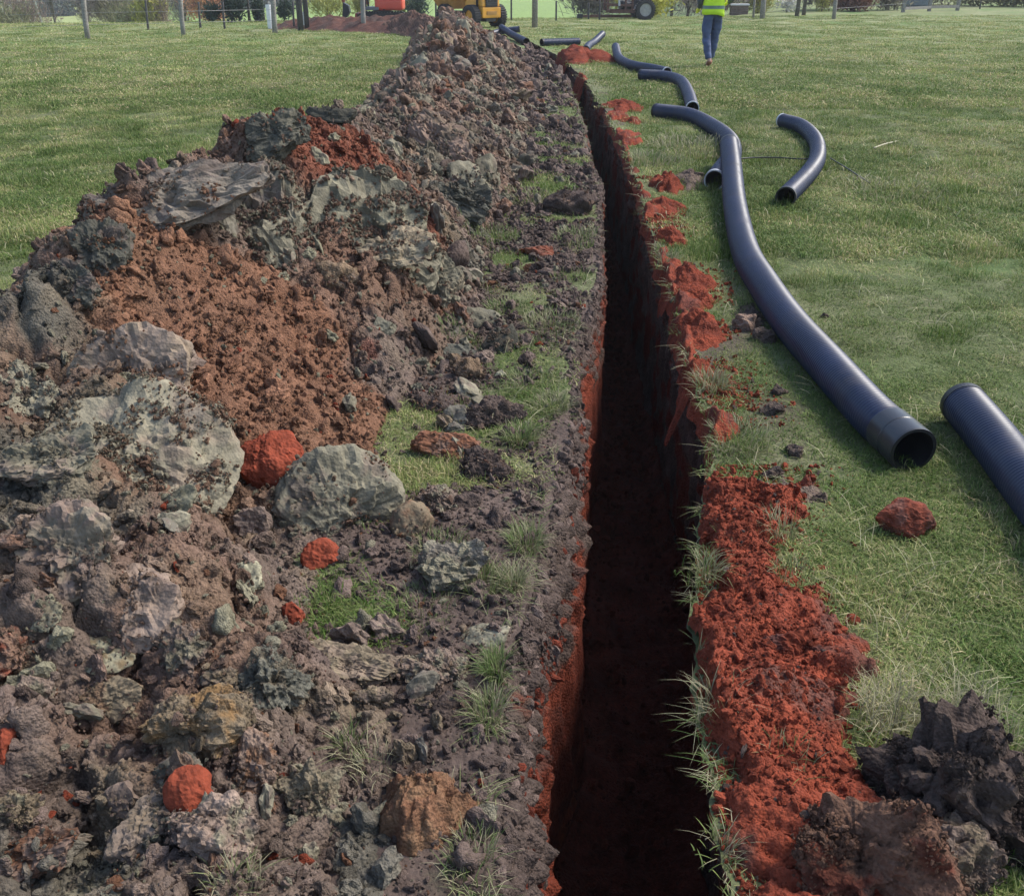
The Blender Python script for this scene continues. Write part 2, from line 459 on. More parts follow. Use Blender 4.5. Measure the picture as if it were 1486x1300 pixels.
def build_trench():
    yy = np.concatenate([np.linspace(-2.5, 0.8, 60, endpoint=False), 0.8 * 1.0055 ** np.arange(0, 660)]); yy = yy[yy < TR_END + .2]; L = lipL(yy); R = lipR(yy); Ls = lipL(yy, False); Rs = lipR(yy, False)
    close = sstep(TR_END - 1.5, TR_END, yy); mid = (Ls + Rs) / 2; L = L * (1 - close) + mid * close; R = R * (1 - close) + mid * close
    DEP = 1.05 * (1 - close) + 0.01
    slope = np.interp(yy, [1.2, 2.4, 4.2, 7], [.07, .09, .055, .03]) * (1 + .5 * fbm(xy(yy, yy * 0, 1.7, 88), 3))
    prof = []
    zl = np.concatenate([[0.0], np.linspace(0.012, 0.3, 22), np.linspace(0.33, 1.0, 24)])
    gl = ground_z(L, yy); gr = ground_z(R, yy)
    V = []; colr = []
    n_floor = 26
    for t in zl:                                                     # left wall, downwards
        off = 0.018 * min(1, t / 0.03) + slope * min(1, t / 0.24) ** .8 + 0.03 * t
        x = L * math.exp(-t * 3) + Ls * (1 - math.exp(-t * 3)) + off * (1 - close); z = gl * (1 - t) - t * DEP
        V.append(np.stack([x, yy, z], 1)); colr.append(('l', t))
    for k in range(1, n_floor):
        s = k / n_floor; a = Ls + (0.048 + slope) * (1 - close); b = R + (np.interp(yy, [3, 5], [.06, .012]) + np.interp(yy, [2.5, 4.5, 7], [.09, -.02, -.06])) * (1 - close)
        x = a * (1 - s) + b * s; V.append(np.stack([x, yy, -DEP + 0 * yy], 1)); colr.append(('f', s))
    for t in zl[::-1]:
        off = 0.06 * min(1, t / 0.06) * np.interp(yy, [3, 5], [1, .2]) + np.interp(yy, [2.5, 4.5, 7], [.09, -.02, -.06]) * t
        x = R + off * (1 - close); z = gr * (1 - t) - t * DEP
        V.append(np.stack([x, yy, z], 1)); colr.append(('r', t))
    nc = len(V); V = np.stack(V, 1).reshape(-1, 3)
    kind = np.array([c[0] for c in colr] * len(yy)); tt = np.array([c[1] for c in colr] * len(yy))
    p = V.copy()
    cut = fbm(p * np.array((3, 9, 2.2)), 3); lump = fbm(p * 16, 3); w1, w2, cid = worley(p * 13, 3)
    wob = 0.018 * cut + 0.010 * lump + 0.016 * (0.45 - w1)
    fade = np.minimum(1, tt / 0.04)
    V[:, 0] += np.where(kind == 'l', wob * fade, np.where(kind == 'r', -wob * fade * 1.1, 0))
    e1, _, ec = worley(p * np.array((24, 24, 18)), 3); e2, _, _ = worley(p * 60, 3); soft = fade * (1 - sstep(.2, .4, tt)) * np.where(kind == 'l', 1, np.where(kind == 'r', -.8, 0))
    V[:, 0] += soft * (.055 * (.5 - e1) + .030 * (ec - .5) + .018 * (.5 - e2)); V[:, 2] += np.abs(soft) * .025 * (.5 - e1)
    V[:, 2] += np.where(kind == 'f', 0.05 * fbm(p * np.array((5, 2.5, 1)), 4) + 0.03 * (0.5 - w1) + 0.10 * (np.abs(tt - 0.5) * 2) ** 3, 0)
    n = fbm(p * np.array((2, 3, 5)), 3); n2 = fbm(p * np.array((8, 8, 6)), 3)
    top = 1 - sstep(0.13, 0.24, tt + 0.20 * n)
    col = np.zeros_like(V); red = REDDK * 1.1
    wl_ = top[:, None]; cl = (TOPSOIL * 0.8 * (1 + .5 * n2[:, None]) * (1 - .3 * sstep(.1, .5, n)[:, None]) + TAN * .12 * sstep(.1, .5, n)[:, None]) * wl_ + (RED * 0.85 * (0.9 + 0.5 * n2[:, None])) * (1 - wl_)
    dark = sstep(0.25, 0.55, n2)[:, None] * 0.5; cl = cl * (1 - dark) + TOPDARK * 0.6 * dark
    wr = np.clip(sstep(0.05, 0.3, n + 0.2 * n2) * sstep(.02, .14, tt - .3 * (p[:, 1] < 3)), 0, 1)[:, None]; cr = (TOPSOIL * 0.8 * (1 + .5 * n2[:, None])) * (1 - wr) + REDDK * 0.8 * wr
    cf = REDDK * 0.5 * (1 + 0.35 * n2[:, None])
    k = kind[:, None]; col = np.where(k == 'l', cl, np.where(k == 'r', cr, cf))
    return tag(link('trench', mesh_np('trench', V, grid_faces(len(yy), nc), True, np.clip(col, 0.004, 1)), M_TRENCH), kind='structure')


def build_heap():
    yy = np.concatenate([np.linspace(-1.2, 0.7, 60, endpoint=False), 0.7 * 1.0048 ** np.arange(0, 808)]); yy = yy[yy < 33.2]
    dd = np.linspace(0.06, 3.35, 345)
    Y, D = np.meshgrid(yy, dd, indexing='ij'); x = (lipL(yy, False)[:, None] - D).ravel(); y = Y.ravel()
    z, prof = heap_z(x, y); z = z - 0.05 * (1 - sstep(0, 0.03, prof)) + 0.6 * ground_z(x, y)
    # push the lumps out sideways a little so that they overhang
    V = np.stack([x, y, z], 1); on = sstep(0.02, 0.2, prof)
    V[:, 0] += on * 0.03 * fbm(V * 7, 3); V[:, 1] += on * 0.03 * fbm(V * 7 + 31, 3)
    F = grid_faces(len(yy), len(dd))[:, ::-1]
    return tag(link('spoil_heap', mesh_np('spoil_heap', V, F, True, heap_col(x, y)), M_HEAP), kind='structure')


_HX = None
def surf_z(x, y):
    z, p = heap_z(x, y); g = ground_z(x, y); return np.where(p > 0.015, np.maximum(z + 0.6 * g, g), g)


def hit(u, v, lift=0.0):
    """where the sight line through u, v meets the heap or the ground"""
    r = ray(u, v); t = np.linspace(0.6, 45, 6000); P = np.array((0, 0, CAMH)) + t[:, None] * r
    z = surf_z(P[:, 0], P[:, 1]); i = np.argmax(P[:, 2] < z + lift)
    return P[i] if P[i, 2] < z[i] + lift else at(u, v)


build_ground(); build_trench(); build_heap()


# ------------------------------------------------------------------ scattering (only for what nobody could count)
LIB = bpy.data.collections.new('scatter_sources')


def scatter(name, P, scale, col, variants, mat, rot=None, kind='stuff'):
    n = len(P); me = bpy.data.meshes.new(name)
    me.vertices.add(n); me.vertices.foreach_set('co', np.asarray(P, np.float32).ravel())
    def attr(nm, ty, key, arr):
        a = me.attributes.new(nm, ty, 'POINT'); a.data.foreach_set(key, np.asarray(arr, np.float32).ravel())
    scale = np.asarray(scale, float)
    if scale.ndim == 1: scale = np.repeat(scale[:, None], 3, 1)
    if rot is None: rot = RNG.uniform(0, 6.283, (n, 3))
    attr('iscl', 'FLOAT_VECTOR', 'vector', scale); attr('irot', 'FLOAT_VECTOR', 'vector', rot)
    c4 = np.ones((n, 4)); c4[:, :3] = col; attr('icol', 'FLOAT_COLOR', 'color', c4)
    a = me.attributes.new('iidx', 'INT', 'POINT'); a.data.foreach_set('value', RNG.integers(0, len(variants), n).astype(np.int32))
    col_ = bpy.data.collections.new(name + '_sources')
    for k, vm in enumerate(variants):
        vm.materials.clear(); vm.materials.append(mat)
        col_.objects.link(bpy.data.objects.new('%s_source' % name, vm))
    o = link(name, me)
    ng = bpy.data.node_groups.new(name + '_scatter', 'GeometryNodeTree')
    ng.interface.new_socket('Geometry', in_out='INPUT', socket_type='NodeSocketGeometry'); ng.interface.new_socket('Geometry', in_out='OUTPUT', socket_type='NodeSocketGeometry')
    N = ng.nodes; L = ng.links; gi = N.new('NodeGroupInput'); go = N.new('NodeGroupOutput')
    ci = N.new('GeometryNodeCollectionInfo'); ci.inputs['Collection'].default_value = col_; ci.inputs['Separate Children'].default_value = True; ci.inputs['Reset Children'].default_value = True
    ip = N.new('GeometryNodeInstanceOnPoints'); ip.inputs['Pick Instance'].default_value = True
    def na(nm, ty):
        x = N.new('GeometryNodeInputNamedAttribute'); x.data_type = ty; x.inputs['Name'].default_value = nm; return x.outputs[0]
    L.new(gi.outputs[0], ip.inputs['Points']); L.new(ci.outputs[0], ip.inputs['Instance'])
    L.new(na('iidx', 'INT'), ip.inputs['Instance Index']); L.new(na('irot', 'FLOAT_VECTOR'), ip.inputs['Rotation']); L.new(na('iscl', 'FLOAT_VECTOR'), ip.inputs['Scale'])
    L.new(ip.outputs[0], go.inputs[0])
    md = o.modifiers.new('scatter', 'NODES'); md.node_group = ng
    return tag(o, kind=kind)


# ------------------------------------------------------------------ clods
_ico = {}
def ico(sub):
    if sub not in _ico:
        bm = bmesh.new(); bmesh.ops.create_icosphere(bm, subdivisions=sub, radius=1.0)
        bm.verts.index_update(); V = np.array([v.co[:] for v in bm.verts]); F = np.array([[v.index for v in f.verts] for f in bm.faces]); bm.free()
        _ico[sub] = (V / np.linalg.norm(V, axis=1)[:, None], F)
    return _ico[sub]


def clod_shape(rad, seed, style='crumb', sub=4, col=PURPLE, col2=None):
    """a broken lump: planes cut a ball to facets, bites and bedding steps break it, then crumbs at their real size"""
    r = np.random.default_rng(seed); D, F = ico(sub); rad = np.asarray(rad, float); size = float(rad.mean()); o = r.uniform(0, 50, 3)
    npl = {'crumb': 10, 'smooth': 8, 'red': 8, 'slab': 8, 'turf': 9}[style]
    N = r.normal(size=(npl, 3)); N /= np.linalg.norm(N, axis=1)[:, None]; hgt = r.uniform(0.50, 0.92, npl)
    if style == 'slab':
        N[0] = (0.1, 0.05, 1); N[1] = (0, -0.1, -1); N[:2] /= np.linalg.norm(N[:2], axis=1)[:, None]; hgt[:2] = 0.62
        N[2:, 2] *= 0.3; N[2:] /= np.linalg.norm(N[2:], axis=1)[:, None]; hgt[2:] = r.uniform(0.62, 1.0, npl - 2)
    if style == 'smooth': N[0] = (0.15, -0.1, 1); N[0] /= np.linalg.norm(N[0]); hgt[0] = 0.62
    wrp = {'crumb': .34, 'smooth': .16, 'red': .10, 'slab': .26, 'turf': .36}[style]
    Dw = D + wrp * np.stack([fbm(D * 2.2 + o + k * 13, 3) for k in range(3)], 1); Dw /= np.linalg.norm(Dw, axis=1)[:, None]
    dn = Dw @ N.T; rr = np.where(dn > 0.05, hgt[None] / np.maximum(dn, 0.05), 9)
    k = {'crumb': 24, 'smooth': 60, 'red': 60, 'slab': 70, 'turf': 16}[style]
    q = -np.log(np.exp(-k * np.minimum(rr, 1.3)).sum(1) + math.exp(-k * 1.12)) / k
    for b in range({'crumb': 5, 'smooth': 3, 'red': 2, 'slab': 4, 'turf': 4}[style]):       # bites out of the sides
        c = r.normal(size=3); c /= np.linalg.norm(c)
        if style in ('smooth', 'slab'): c[2] *= 0.4; c /= np.linalg.norm(c)
        w = r.uniform(.25, .55); dd = np.linalg.norm(D - c, axis=1) + .12 * fbm(D * 4 + o, 2); q = q - r.uniform(.10, .24) * (1 - sstep(w * .55, w, dd))
    P = D * q[:, None] * rad
    nrm = D / rad; nrm /= np.linalg.norm(nrm, axis=1)[:, None]
    step, rnd = {'crumb': (.9, 1.0), 'smooth': (.55, .22), 'red': (.5, .12), 'slab': (.85, .25), 'turf': (.9, .8)}[style]
    a_big, a_lump, a_fine, terr_ = {'crumb': (.22, 1.5, 1.0, .0), 'smooth': (.10, .6, 1.1, .45), 'red': (.09, .20, .6, .15), 'slab': (.13, .9, 1.2, .8), 'turf': (.15, 1.25, 1.6, 0)}[style]
    h = a_big * size * (fbm(P / size * 1.3 + o, 4) - .6 * np.abs(perlin(P / size * 2.1 + o)))
    wp = P / size + .12 * np.stack([perlin(P / size * 3 + o + q_) for q_ in (1, 5, 9)], 1); wp = wp * (np.array((1, 1, 2.2)) if style == 'slab' else 1.0)
    f1, f2, cid = worley(wp * 2.3 + o, 3); h = h + size * (.22 * rnd * (0.5 - f1) + .13 * step * (cid - .5))
    f3, f4, cid2 = worley(wp * 5.5 + o, 3); h = h + size * (.10 * rnd * (0.5 - f3) + .055 * step * (cid2 - .5))
    if sub >= 3: f5, _, c5 = worley(P / size * 15 + o, 3); h = h + size * (.050 * rnd * (0.5 - f5) + .026 * step * (c5 - .5))
    g1, g2, c2 = worley(P * 70 + o, 3); h = h + a_lump * 0.006 * (0.5 - g1) + a_fine * 0.004 * fbm(P * 90 + o, 3)
    ck = 1 - sstep(0.0, 0.06, np.abs(fbm(P / size * 1.5 + o + 3, 3))); ck = ck * sstep(.0, .3, perlin(P / size * 1.2 + o + 7))
    h = h - (.05 if style in ('smooth', 'slab') else .02) * size * ck
    if terr_:                                                        # bedding: flakes step down across the face and break the rim
        bed = P[:, 2] / max(rad[2], 1e-4) * 1.6 + .9 * fbm(P / size * 1.1 + o, 3) + .25 * cid
        fr = bed % 1.0; h = h + terr_ * .085 * size * (sstep(.0, .12, fr) * (1 - fr) - .4)
        side = 1 - np.abs(nrm[:, 2]); lay = np.abs((P[:, 2] / max(rad[2], 1e-4) * 2.4 + .6 * fbm(P / size * 1.4 + o, 2)) % 1.0 - .5) * 2
        h = h - terr_ * .10 * size * side * sstep(.5, .95, lay)
    P = P + nrm * h[:, None]
    if col2 is None: col2 = TOPSOIL
    n = fbm(P / size * 1.3 + o + 9, 4); m = fbm(P * 22 + o, 3)
    w = (sstep(0.0, 0.4, n + 0.45 * m) * {'crumb': .8, 'smooth': .6, 'red': .4, 'slab': .65, 'turf': .5}[style])[:, None]
    c = np.asarray(col)[None] * (1 + 0.25 * m[:, None]) * (1 - w) + np.asarray(col2)[None] * w * (1 + .3 * m[:, None])
    return mesh_np('clod', P, F, style == 'turf' or (sub == 4 and style != 'red'), np.clip(c, 0.008, 1))


LANDMARKS = []; HEROES = []


def clod(u, v, w, h, label, name='earth_clod', cat='earth clod', style='crumb', col=PURPLE, col2=None, thick=0.75, tilt=35, rot=0, sub=4, sink=0.4, seed=None, yaw=0, group=None, short=None):
    if style == 'slab' and v < 700 and name != 'clay_flake': w *= 1.22; h *= 1.22; sink -= .3
    p = hit(u, v); depth = float((p - np.array((0, 0, CAMH))) @ CF); s = depth / FPX
    a = w * s / 2 * 1.12; b = h * s / 2 * 1.12 / max(0.45, math.cos(math.radians(tilt)) * (1 - thick * 0.35) + thick * 0.35); c = thick * min(a, b)
    if seed is None: seed = int(u * 13 + v * 7)
    if sub == 4 and w * h > 4000: sub = 5
    me = clod_shape((a, b, c), seed, style, sub, col, col2)
    o = link(name, me, M_CLAY if style in ('smooth', 'slab', 'red') else M_EARTH)
    B = Matrix((CR, CU, -CF)).transposed()                           # facing the viewer, then leaned back
    R = B @ Matrix.Rotation(math.radians(rot), 3, 'Z') @ Matrix.Rotation(-math.radians(tilt), 3, 'X') @ Matrix.Rotation(math.radians(yaw), 3, 'Y')
    o.rotation_euler = R.to_euler(); n = R @ Vector((0, 0, 1))
    o.location = Vector(p) + n * c * (0.6 - sink * 2) * 0.5
    tag(o, label, cat, group)
    if short: LANDMARKS.append((p, short))
    HEROES.append((o, style, w * h, np.asarray(col)))
    return o


def K(*a, **k): return clod(*a, **k)


CREST = 'on the heap crest'
# --- slabs and boulders of grey-green clay along the crest and slope
K(240, 300, 215, 78, 'broad grey slab with flaky edges lying across the crest above the brown soil', 'clay_slab', 'clay slab', 'slab', CLAYDK * .9 + PURPLE * .5, thick=.45, tilt=30, rot=14, short='the broad flaky crest slab')
K(375, 335, 125, 215, 'tall green grey clay sheet sliding down beside the brown soil', 'clay_slab', 'clay slab', 'slab', CLAY * .85, PURPLE, thick=.3, tilt=25, rot=28, short='the tall sliding clay sheet')
K(147, 362, 62, 66, 'dark layered clay lump under the left end of the crest slab', 'clay_slab', 'clay slab', 'slab', CLAYDK * .7, thick=.7, tilt=10, rot=5)
K(112, 412, 44, 66, 'dark green grey lump at the left edge of the brown soil', 'clay_slab', 'clay slab', 'slab', CLAYDK * .8, thick=.7, tilt=10, rot=60)
K(196, 545, 150, 150, 'upright grey block with an ochre stripe down its right side', 'clay_block', 'clay block', 'smooth', PURPLE * 1.0 + CLAYDK * .3, TAN, thick=.6, tilt=8, rot=-20, sink=.3, short='the upright block with the ochre stripe')
K(42, 585, 92, 120, 'pale green rounded clod at the left picture edge', 'clay_clod', 'earth clod', 'crumb', CLAY * 1.15, CLAY * .7, thick=.8, tilt=15, short='the pale green rounded clod')
K(198, 668, 240, 190, 'largest pale olive clay slab, smooth faced, left of the two red lumps', 'clay_slab', 'clay slab', 'smooth', CLAY * 1.05 + TAN * .1, PURPLE, thick=.35, tilt=32, rot=-22, sub=5, sink=.3, short='the largest pale olive slab')
K(75, 672, 125, 55, 'arched clay slab overhanging a dark hole', 'clay_slab', 'clay slab', 'slab', CLAY * .8, PURPLE, thick=.4, tilt=40, rot=6, sink=-.3, short='the arched slab over the hole')
K(112, 805, 140, 125, 'layered purple grey block below the arched slab', 'clay_block', 'clay block', 'slab', PURPLE * 1.05, CLAY * .8, thick=.7, tilt=12, rot=-8, sink=.05, short='the layered purple block')
K(203, 868, 105, 118, 'smooth brown grey clod standing right of the layered block', 'earth_clod', 'earth clod', 'smooth', PURPLE * 1.1 + TAN * .15, thick=.75, tilt=20, rot=10, short='the smooth brown grey clod')
K(490, 738, 150, 142, 'large olive grey boulder with cracks below the brown soil', 'clay_boulder', 'boulder', 'smooth', CLAY * .88, TOPSOIL, thick=.75, tilt=20, rot=-35, sub=5, sink=.02, short='the large olive grey boulder')
K(660, 835, 135, 78, 'crumbly grey boulder sitting on the green turf near the trench', 'clay_boulder', 'boulder', 'crumb', CLAYDK * .95 + PURPLE * .4, PALE * .6, thick=.8, tilt=20, rot=8, sink=.0, short='the crumbly boulder on the turf')
K(696, 928, 78, 36, 'pale green flat stone at the trench edge', 'clay_slab', 'clay slab', 'smooth', CLAY * 1.15, CLAY, thick=.5, tilt=35, rot=24, sink=-.1, short='the pale flat stone at the trench edge')
K(510, 975, 175, 52, 'long flat tan slab overhanging dark turf', 'clay_slab', 'clay slab', 'slab', TAN * .72 + CLAY * .2, PURPLE, thick=.5, tilt=45, rot=-3, sink=-.5, short='the long overhanging tan slab')
K(540, 1015, 66, 40, 'squat tan lump beneath the long overhanging slab', 'earth_clod', 'earth clod', 'crumb', TAN * .75, PURPLE, thick=.8, tilt=20)
K(641, 975, 95, 62, 'knobbly grey brown clod at the right end of the long slab', 'earth_clod', 'earth clod', 'crumb', PURPLE * 1.05, PALE * .5, thick=.85, tilt=20, sink=0)
K(655, 1032, 85, 45, 'dark purple crumbly clod below the knobbly grey one', 'earth_clod', 'earth clod', 'crumb', TOPSOIL * .75, TOPDARK, thick=.8, tilt=20)
# --- red lumps
K(394, 672, 84, 88, 'biggest bright red lump resting against the brown soil', 'red_lump', 'red lump', 'red', RED * 1.2, REDDK * .8, thick=.75, tilt=10, rot=35, sink=-.15, short='the biggest red lump')
K(470, 810, 50, 46, 'round red lump tucked under the olive grey boulder', 'red_lump', 'red lump', 'red', RED * 1.15, REDDK * .8, thick=.9, tilt=10, sink=-.2, short='the round red lump')
K(430, 890, 34, 38, 'small pointed red lump with a steep dark side', 'red_lump', 'red lump', 'red', RED * 1.15, REDDK * .8, thick=.8, tilt=0, rot=10, sink=-.2, short='the small pointed red lump')
K(283, 1146, 66, 60, 'smooth egg shaped red stone in the foreground clods', 'red_lump', 'red lump', 'red', RED * 1.1, RED * .7, thick=.8, tilt=10, rot=-35, sink=-.3, short='the egg shaped red stone')
K(10, 1080, 44, 52, 'red lump cut off by the left picture edge', 'red_lump', 'red lump', 'red', RED * 1.15, REDDK, thick=.8, tilt=10, sink=-.2, short='the red lump at the picture edge')
K(637, 190, 28, 22, 'dark crimson lump high on the heap beyond the red patch', 'red_lump', 'red lump', 'red', REDDK * 1.1, REDDK * .8, thick=.9, tilt=10, sink=-.2)
K(777, 368, 44, 24, 'rusty red clod lying on the grass by the trench', 'red_lump', 'red lump', 'red', REDDK * .9 + BROWN * .4, TOPSOIL, thick=.9, tilt=10, sink=-.2, short='the rusty clod on the grass')
# --- flakes
K(355, 840, 58, 46, 'pale straw coloured clay flake with torn fingers', 'clay_flake', 'clay flake', 'slab', PALE * 1.1, PALE * .8, thick=.16, tilt=28, rot=15, sink=-.9, short='the pale torn flake')
K(257, 737, 70, 34, 'thin olive shard leaning on edge below the largest slab', 'clay_flake', 'clay flake', 'slab', PALE * .62, CLAY * .6, thick=.3, tilt=5, rot=48, sink=-.4)
K(72, 893, 52, 38, 'flat olive flake under the smooth brown grey clod', 'clay_flake', 'clay flake', 'slab', PALE * .55, TAN * .6, thick=.22, tilt=30, rot=20, sink=-.6)
K(149, 952, 80, 44, 'ochre clay flake with a pointed right tip', 'clay_flake', 'clay flake', 'slab', PALE * .72, OCHRE * .5, thick=.3, tilt=35, rot=-8, sink=-.4, short='the ochre pointed flake')
# --- mid slope clods
K(650, 657, 90, 50, 'orange brown wedge shaped clod between dark clods', 'earth_clod', 'earth clod', 'smooth', BROWN * .95 + RED * .15, PURPLE, thick=.8, tilt=15, rot=-10, sink=-.1, short='the orange brown wedge')
K(706, 610, 105, 58, 'wide dark purple sod with a white chip on top', 'earth_clod', 'earth clod', 'turf', TOPSOIL * .8, TOPDARK, thick=.8, tilt=20, sink=-.05, short='the wide dark sod')
K(698, 682, 85, 54, 'blackish purple sod right of the orange wedge', 'earth_clod', 'earth clod', 'turf', TOPSOIL * .65, TOPDARK, thick=.8, tilt=20, sink=-.05)
K(625, 592, 65, 46, 'dark sod behind the wide dark one, edge of brown soil', 'earth_clod', 'earth clod', 'turf', TOPSOIL * .8, TOPDARK, thick=.8, tilt=20)
K(633, 730, 70, 62, 'grey brown clod above the turf left of the dark sods', 'earth_clod', 'earth clod', 'crumb', PURPLE * .95, PALE * .5, thick=.8, tilt=15, sink=-.05)
K(600, 765, 52, 62, 'tan and orange clod beside the olive grey boulder', 'earth_clod', 'earth clod', 'smooth', TAN * .8, BROWN, thick=.8, tilt=5, rot=15, sink=-.05)
K(530, 352, 165, 165, 'sea green clay sheet broken into plates mid heap', 'clay_slab', 'clay slab', 'slab', CLAY * .85, PALE * .7, thick=.4, tilt=25, rot=-38, sub=5, short='the sea green clay sheet')
K(577, 386, 82, 52, 'flat topped tan slab on the sea green sheet', 'clay_slab', 'clay slab', 'slab', TAN * .85 + CLAY * .2, CLAY, thick=.5, tilt=38, rot=14, sink=-.5, short='the flat topped tan slab')
K(634, 420, 56, 72, 'green grey slab hanging below the flat topped tan slab', 'clay_slab', 'clay slab', 'slab', CLAY * .8, TAN * .7, thick=.5, tilt=15, rot=10, sink=-.1)
K(491, 412, 58, 62, 'rounded brown boulder at the top of the brown soil', 'earth_clod', 'earth clod', 'crumb', TAN * .62 + BROWN * .25, PURPLE, thick=.85, tilt=10, sink=-.15, short='the rounded brown boulder')
K(660, 298, 105, 46, 'dark layered slab with deep cracks, left of grass', 'clay_slab', 'clay slab', 'slab', CLAYDK * .75, CLAYDK, thick=.7, tilt=15, rot=-12, sink=-.1, short='the dark cracked slab')
K(608, 250, 72, 54, 'blue grey crumbly clod right of the red patch', 'clay_clod', 'earth clod', 'crumb', CLAYDK * 1.1, CLAY * .7, thick=.8, tilt=15, short='the blue grey crumbly clod')
K(678, 270, 50, 38, 'pale green plate above the dark cracked slab', 'clay_slab', 'clay slab', 'slab', CLAY * .95, CLAY * .7, thick=.5, tilt=25, rot=-20, sink=-.3)
K(640, 222, 70, 110, 'long brown plank of earth leaning down the slope', 'earth_clod', 'earth clod', 'slab', PURPLE * .95 + BROWN * .2, TAN * .6, thick=.4, tilt=20, rot=32, short='the long leaning brown slab')
K(709, 258, 40, 54, 'upright grey stone end right of the leaning brown slab', 'clay_block', 'clay block', 'smooth', CLAY * .7, PURPLE, thick=.7, tilt=5, sink=-.1)
K(830, 308, 74, 44, 'dark sod overhanging the left trench edge', 'earth_clod', 'earth clod', 'turf', TOPSOIL * .75, TOPDARK, thick=.85, tilt=20, sink=-.1, short='the dark overhanging sod')
K(728, 503, 58, 58, 'dark slate coloured block with a beige right face', 'clay_block', 'clay block', 'smooth', CLAYDK * .55, TAN * .6, thick=.8, tilt=0, rot=4, sink=-.15, short='the dark slate block')
K(696, 470, 66, 40, 'grey green block just above the dark slate block', 'clay_block', 'clay block', 'smooth', CLAY * .7, CLAYDK, thick=.7, tilt=25, rot=-25, sink=-.1)
K(686, 541, 48, 36, 'round brown ball of earth below the dark slate block', 'earth_clod', 'earth clod', 'crumb', TAN * .5 + BROWN * .3, PURPLE, thick=.95, tilt=0, sink=-.2)
K(657, 528, 32, 30, 'small brown lump left of the round brown ball', 'earth_clod', 'earth clod', 'crumb', TAN * .45 + BROWN * .2, PURPLE, thick=.9, tilt=0, sub=3, sink=-.1)
K(728, 546, 18, 13, 'small pale pebble below the dark slate block', 'pebble', 'pebble', 'smooth', PALE * .9, PALE * .7, thick=.8, tilt=10, sub=3, sink=-.1)
K(671, 513, 48, 24, 'blue grey chip on the turf left of the slate block', 'clay_flake', 'clay flake', 'slab', CLAYDK * 1.1, CLAYDK, thick=.4, tilt=30, rot=-10, sub=3, sink=-.1)
K(556, 476, 34, 30, 'pale grey stone on purple soil beside the brown soil', 'clay_clod', 'earth clod', 'smooth', CLAY, CLAYDK, thick=.7, tilt=20, rot=-20, sub=3, sink=-.1)
K(776, 184, 50, 36, 'dark brown sod high by the trench', 'earth_clod', 'earth clod', 'turf', TOPSOIL * .65, TOPDARK, thick=.85, tilt=15)
K(404, 203, 92, 52, 'dark grey green slab rising behind the red patch', 'clay_slab', 'clay slab', 'slab', CLAYDK * .8, CLAY * .7, thick=.6, tilt=10, rot=22, sink=-.1, short='the slab behind the red patch')
K(484, 174, 60, 20, 'dark edge of turf clay on top of the red patch', 'clay_slab', 'clay slab', 'slab', CLAYDK * .55, CLAYDK * .7, thick=.7, tilt=10, rot=-4, sink=-.2)
K(481, 286, 48, 38, 'purple clod in the lower part of the red patch', 'earth_clod', 'earth clod', 'smooth', PURPLE, TOPSOIL, thick=.6, tilt=25, sub=3)
K(464, 231, 30, 32, 'pale grey stone perched on the red patch', 'clay_clod', 'earth clod', 'smooth', PALE * .65, PURPLE, thick=.6, tilt=10, rot=40, sub=3, sink=-.2)
# --- foreground clods, lower left
K(133, 1284, 165, 66, 'pale grey slab with red crumbs at the bottom picture edge', 'clay_slab', 'clay slab', 'smooth', CLAY * 1.0, PURPLE, thick=.5, tilt=35, rot=4, sub=5, sink=-.1, short='the pale slab at the bottom edge')
K(212, 1212, 72, 122, 'log shaped grey brown clod pointing up beside the egg shaped stone', 'earth_clod', 'earth clod', 'smooth', PURPLE * .9 + CLAY * .2, TAN * .7, thick=.8, tilt=20, rot=-22, sink=-.1, short='the log shaped clod')
K(305, 1215, 135, 110, 'whitish crumbly boulder below the egg shaped stone', 'earth_clod', 'earth clod', 'crumb', PURPLE * 1.3, PALE * .65, thick=.75, tilt=15, rot=-15, sub=5, sink=-.05, short='the whitish crumbly boulder')
K(258, 1122, 95, 34, 'grey bar of clay left of the egg shaped stone', 'clay_slab', 'clay slab', 'slab', CLAYDK * 1.1, PURPLE, thick=.8, tilt=25, rot=22, sink=-.2)
K(280, 1055, 155, 108, 'gritty tan and ochre boulder above the egg shaped stone', 'earth_clod', 'earth clod', 'crumb', TAN * .75, OCHRE * .8, thick=.75, tilt=18, sub=5, sink=-.1, short='the gritty ochre boulder')
K(372, 1118, 62, 92, 'orange brown clod with pale chips right of the gritty boulder', 'earth_clod', 'earth clod', 'crumb', BROWN * .8 + TAN * .2, PURPLE, thick=.8, tilt=10, sink=-.05)
K(452, 1154, 110, 104, 'square grey tan block above a dark hollow', 'clay_block', 'clay block', 'crumb', TAN * .55 + CLAY * .3, PALE * .5, thick=.75, tilt=15, sub=5, sink=-.15, short='the square grey tan block')
K(152, 1012, 96, 62, 'smooth olive tan clod under the pointed ochre flake', 'earth_clod', 'earth clod', 'smooth', TAN * .65 + CLAY * .15, BROWN * .6, thick=.7, tilt=25, rot=15, sink=-.1)
K(57, 1003, 66, 56, 'lilac grey knob left of the smooth olive tan clod', 'earth_clod', 'earth clod', 'crumb', PURPLE * 1.15, PALE * .5, thick=.85, tilt=10, sink=-.1)
K(60, 1238, 115, 56, 'rust brown slab sloping at the lower left edge', 'earth_clod', 'earth clod', 'slab', BROWN * .75, PURPLE, thick=.6, tilt=25, rot=20, sink=-.2, short='the rust brown slab')
K(28, 1180, 60, 68, 'tan rooty clod above the rust brown slab', 'earth_clod', 'earth clod', 'crumb', TAN * .75, PALE * .5, thick=.8, tilt=10, sink=-.1)
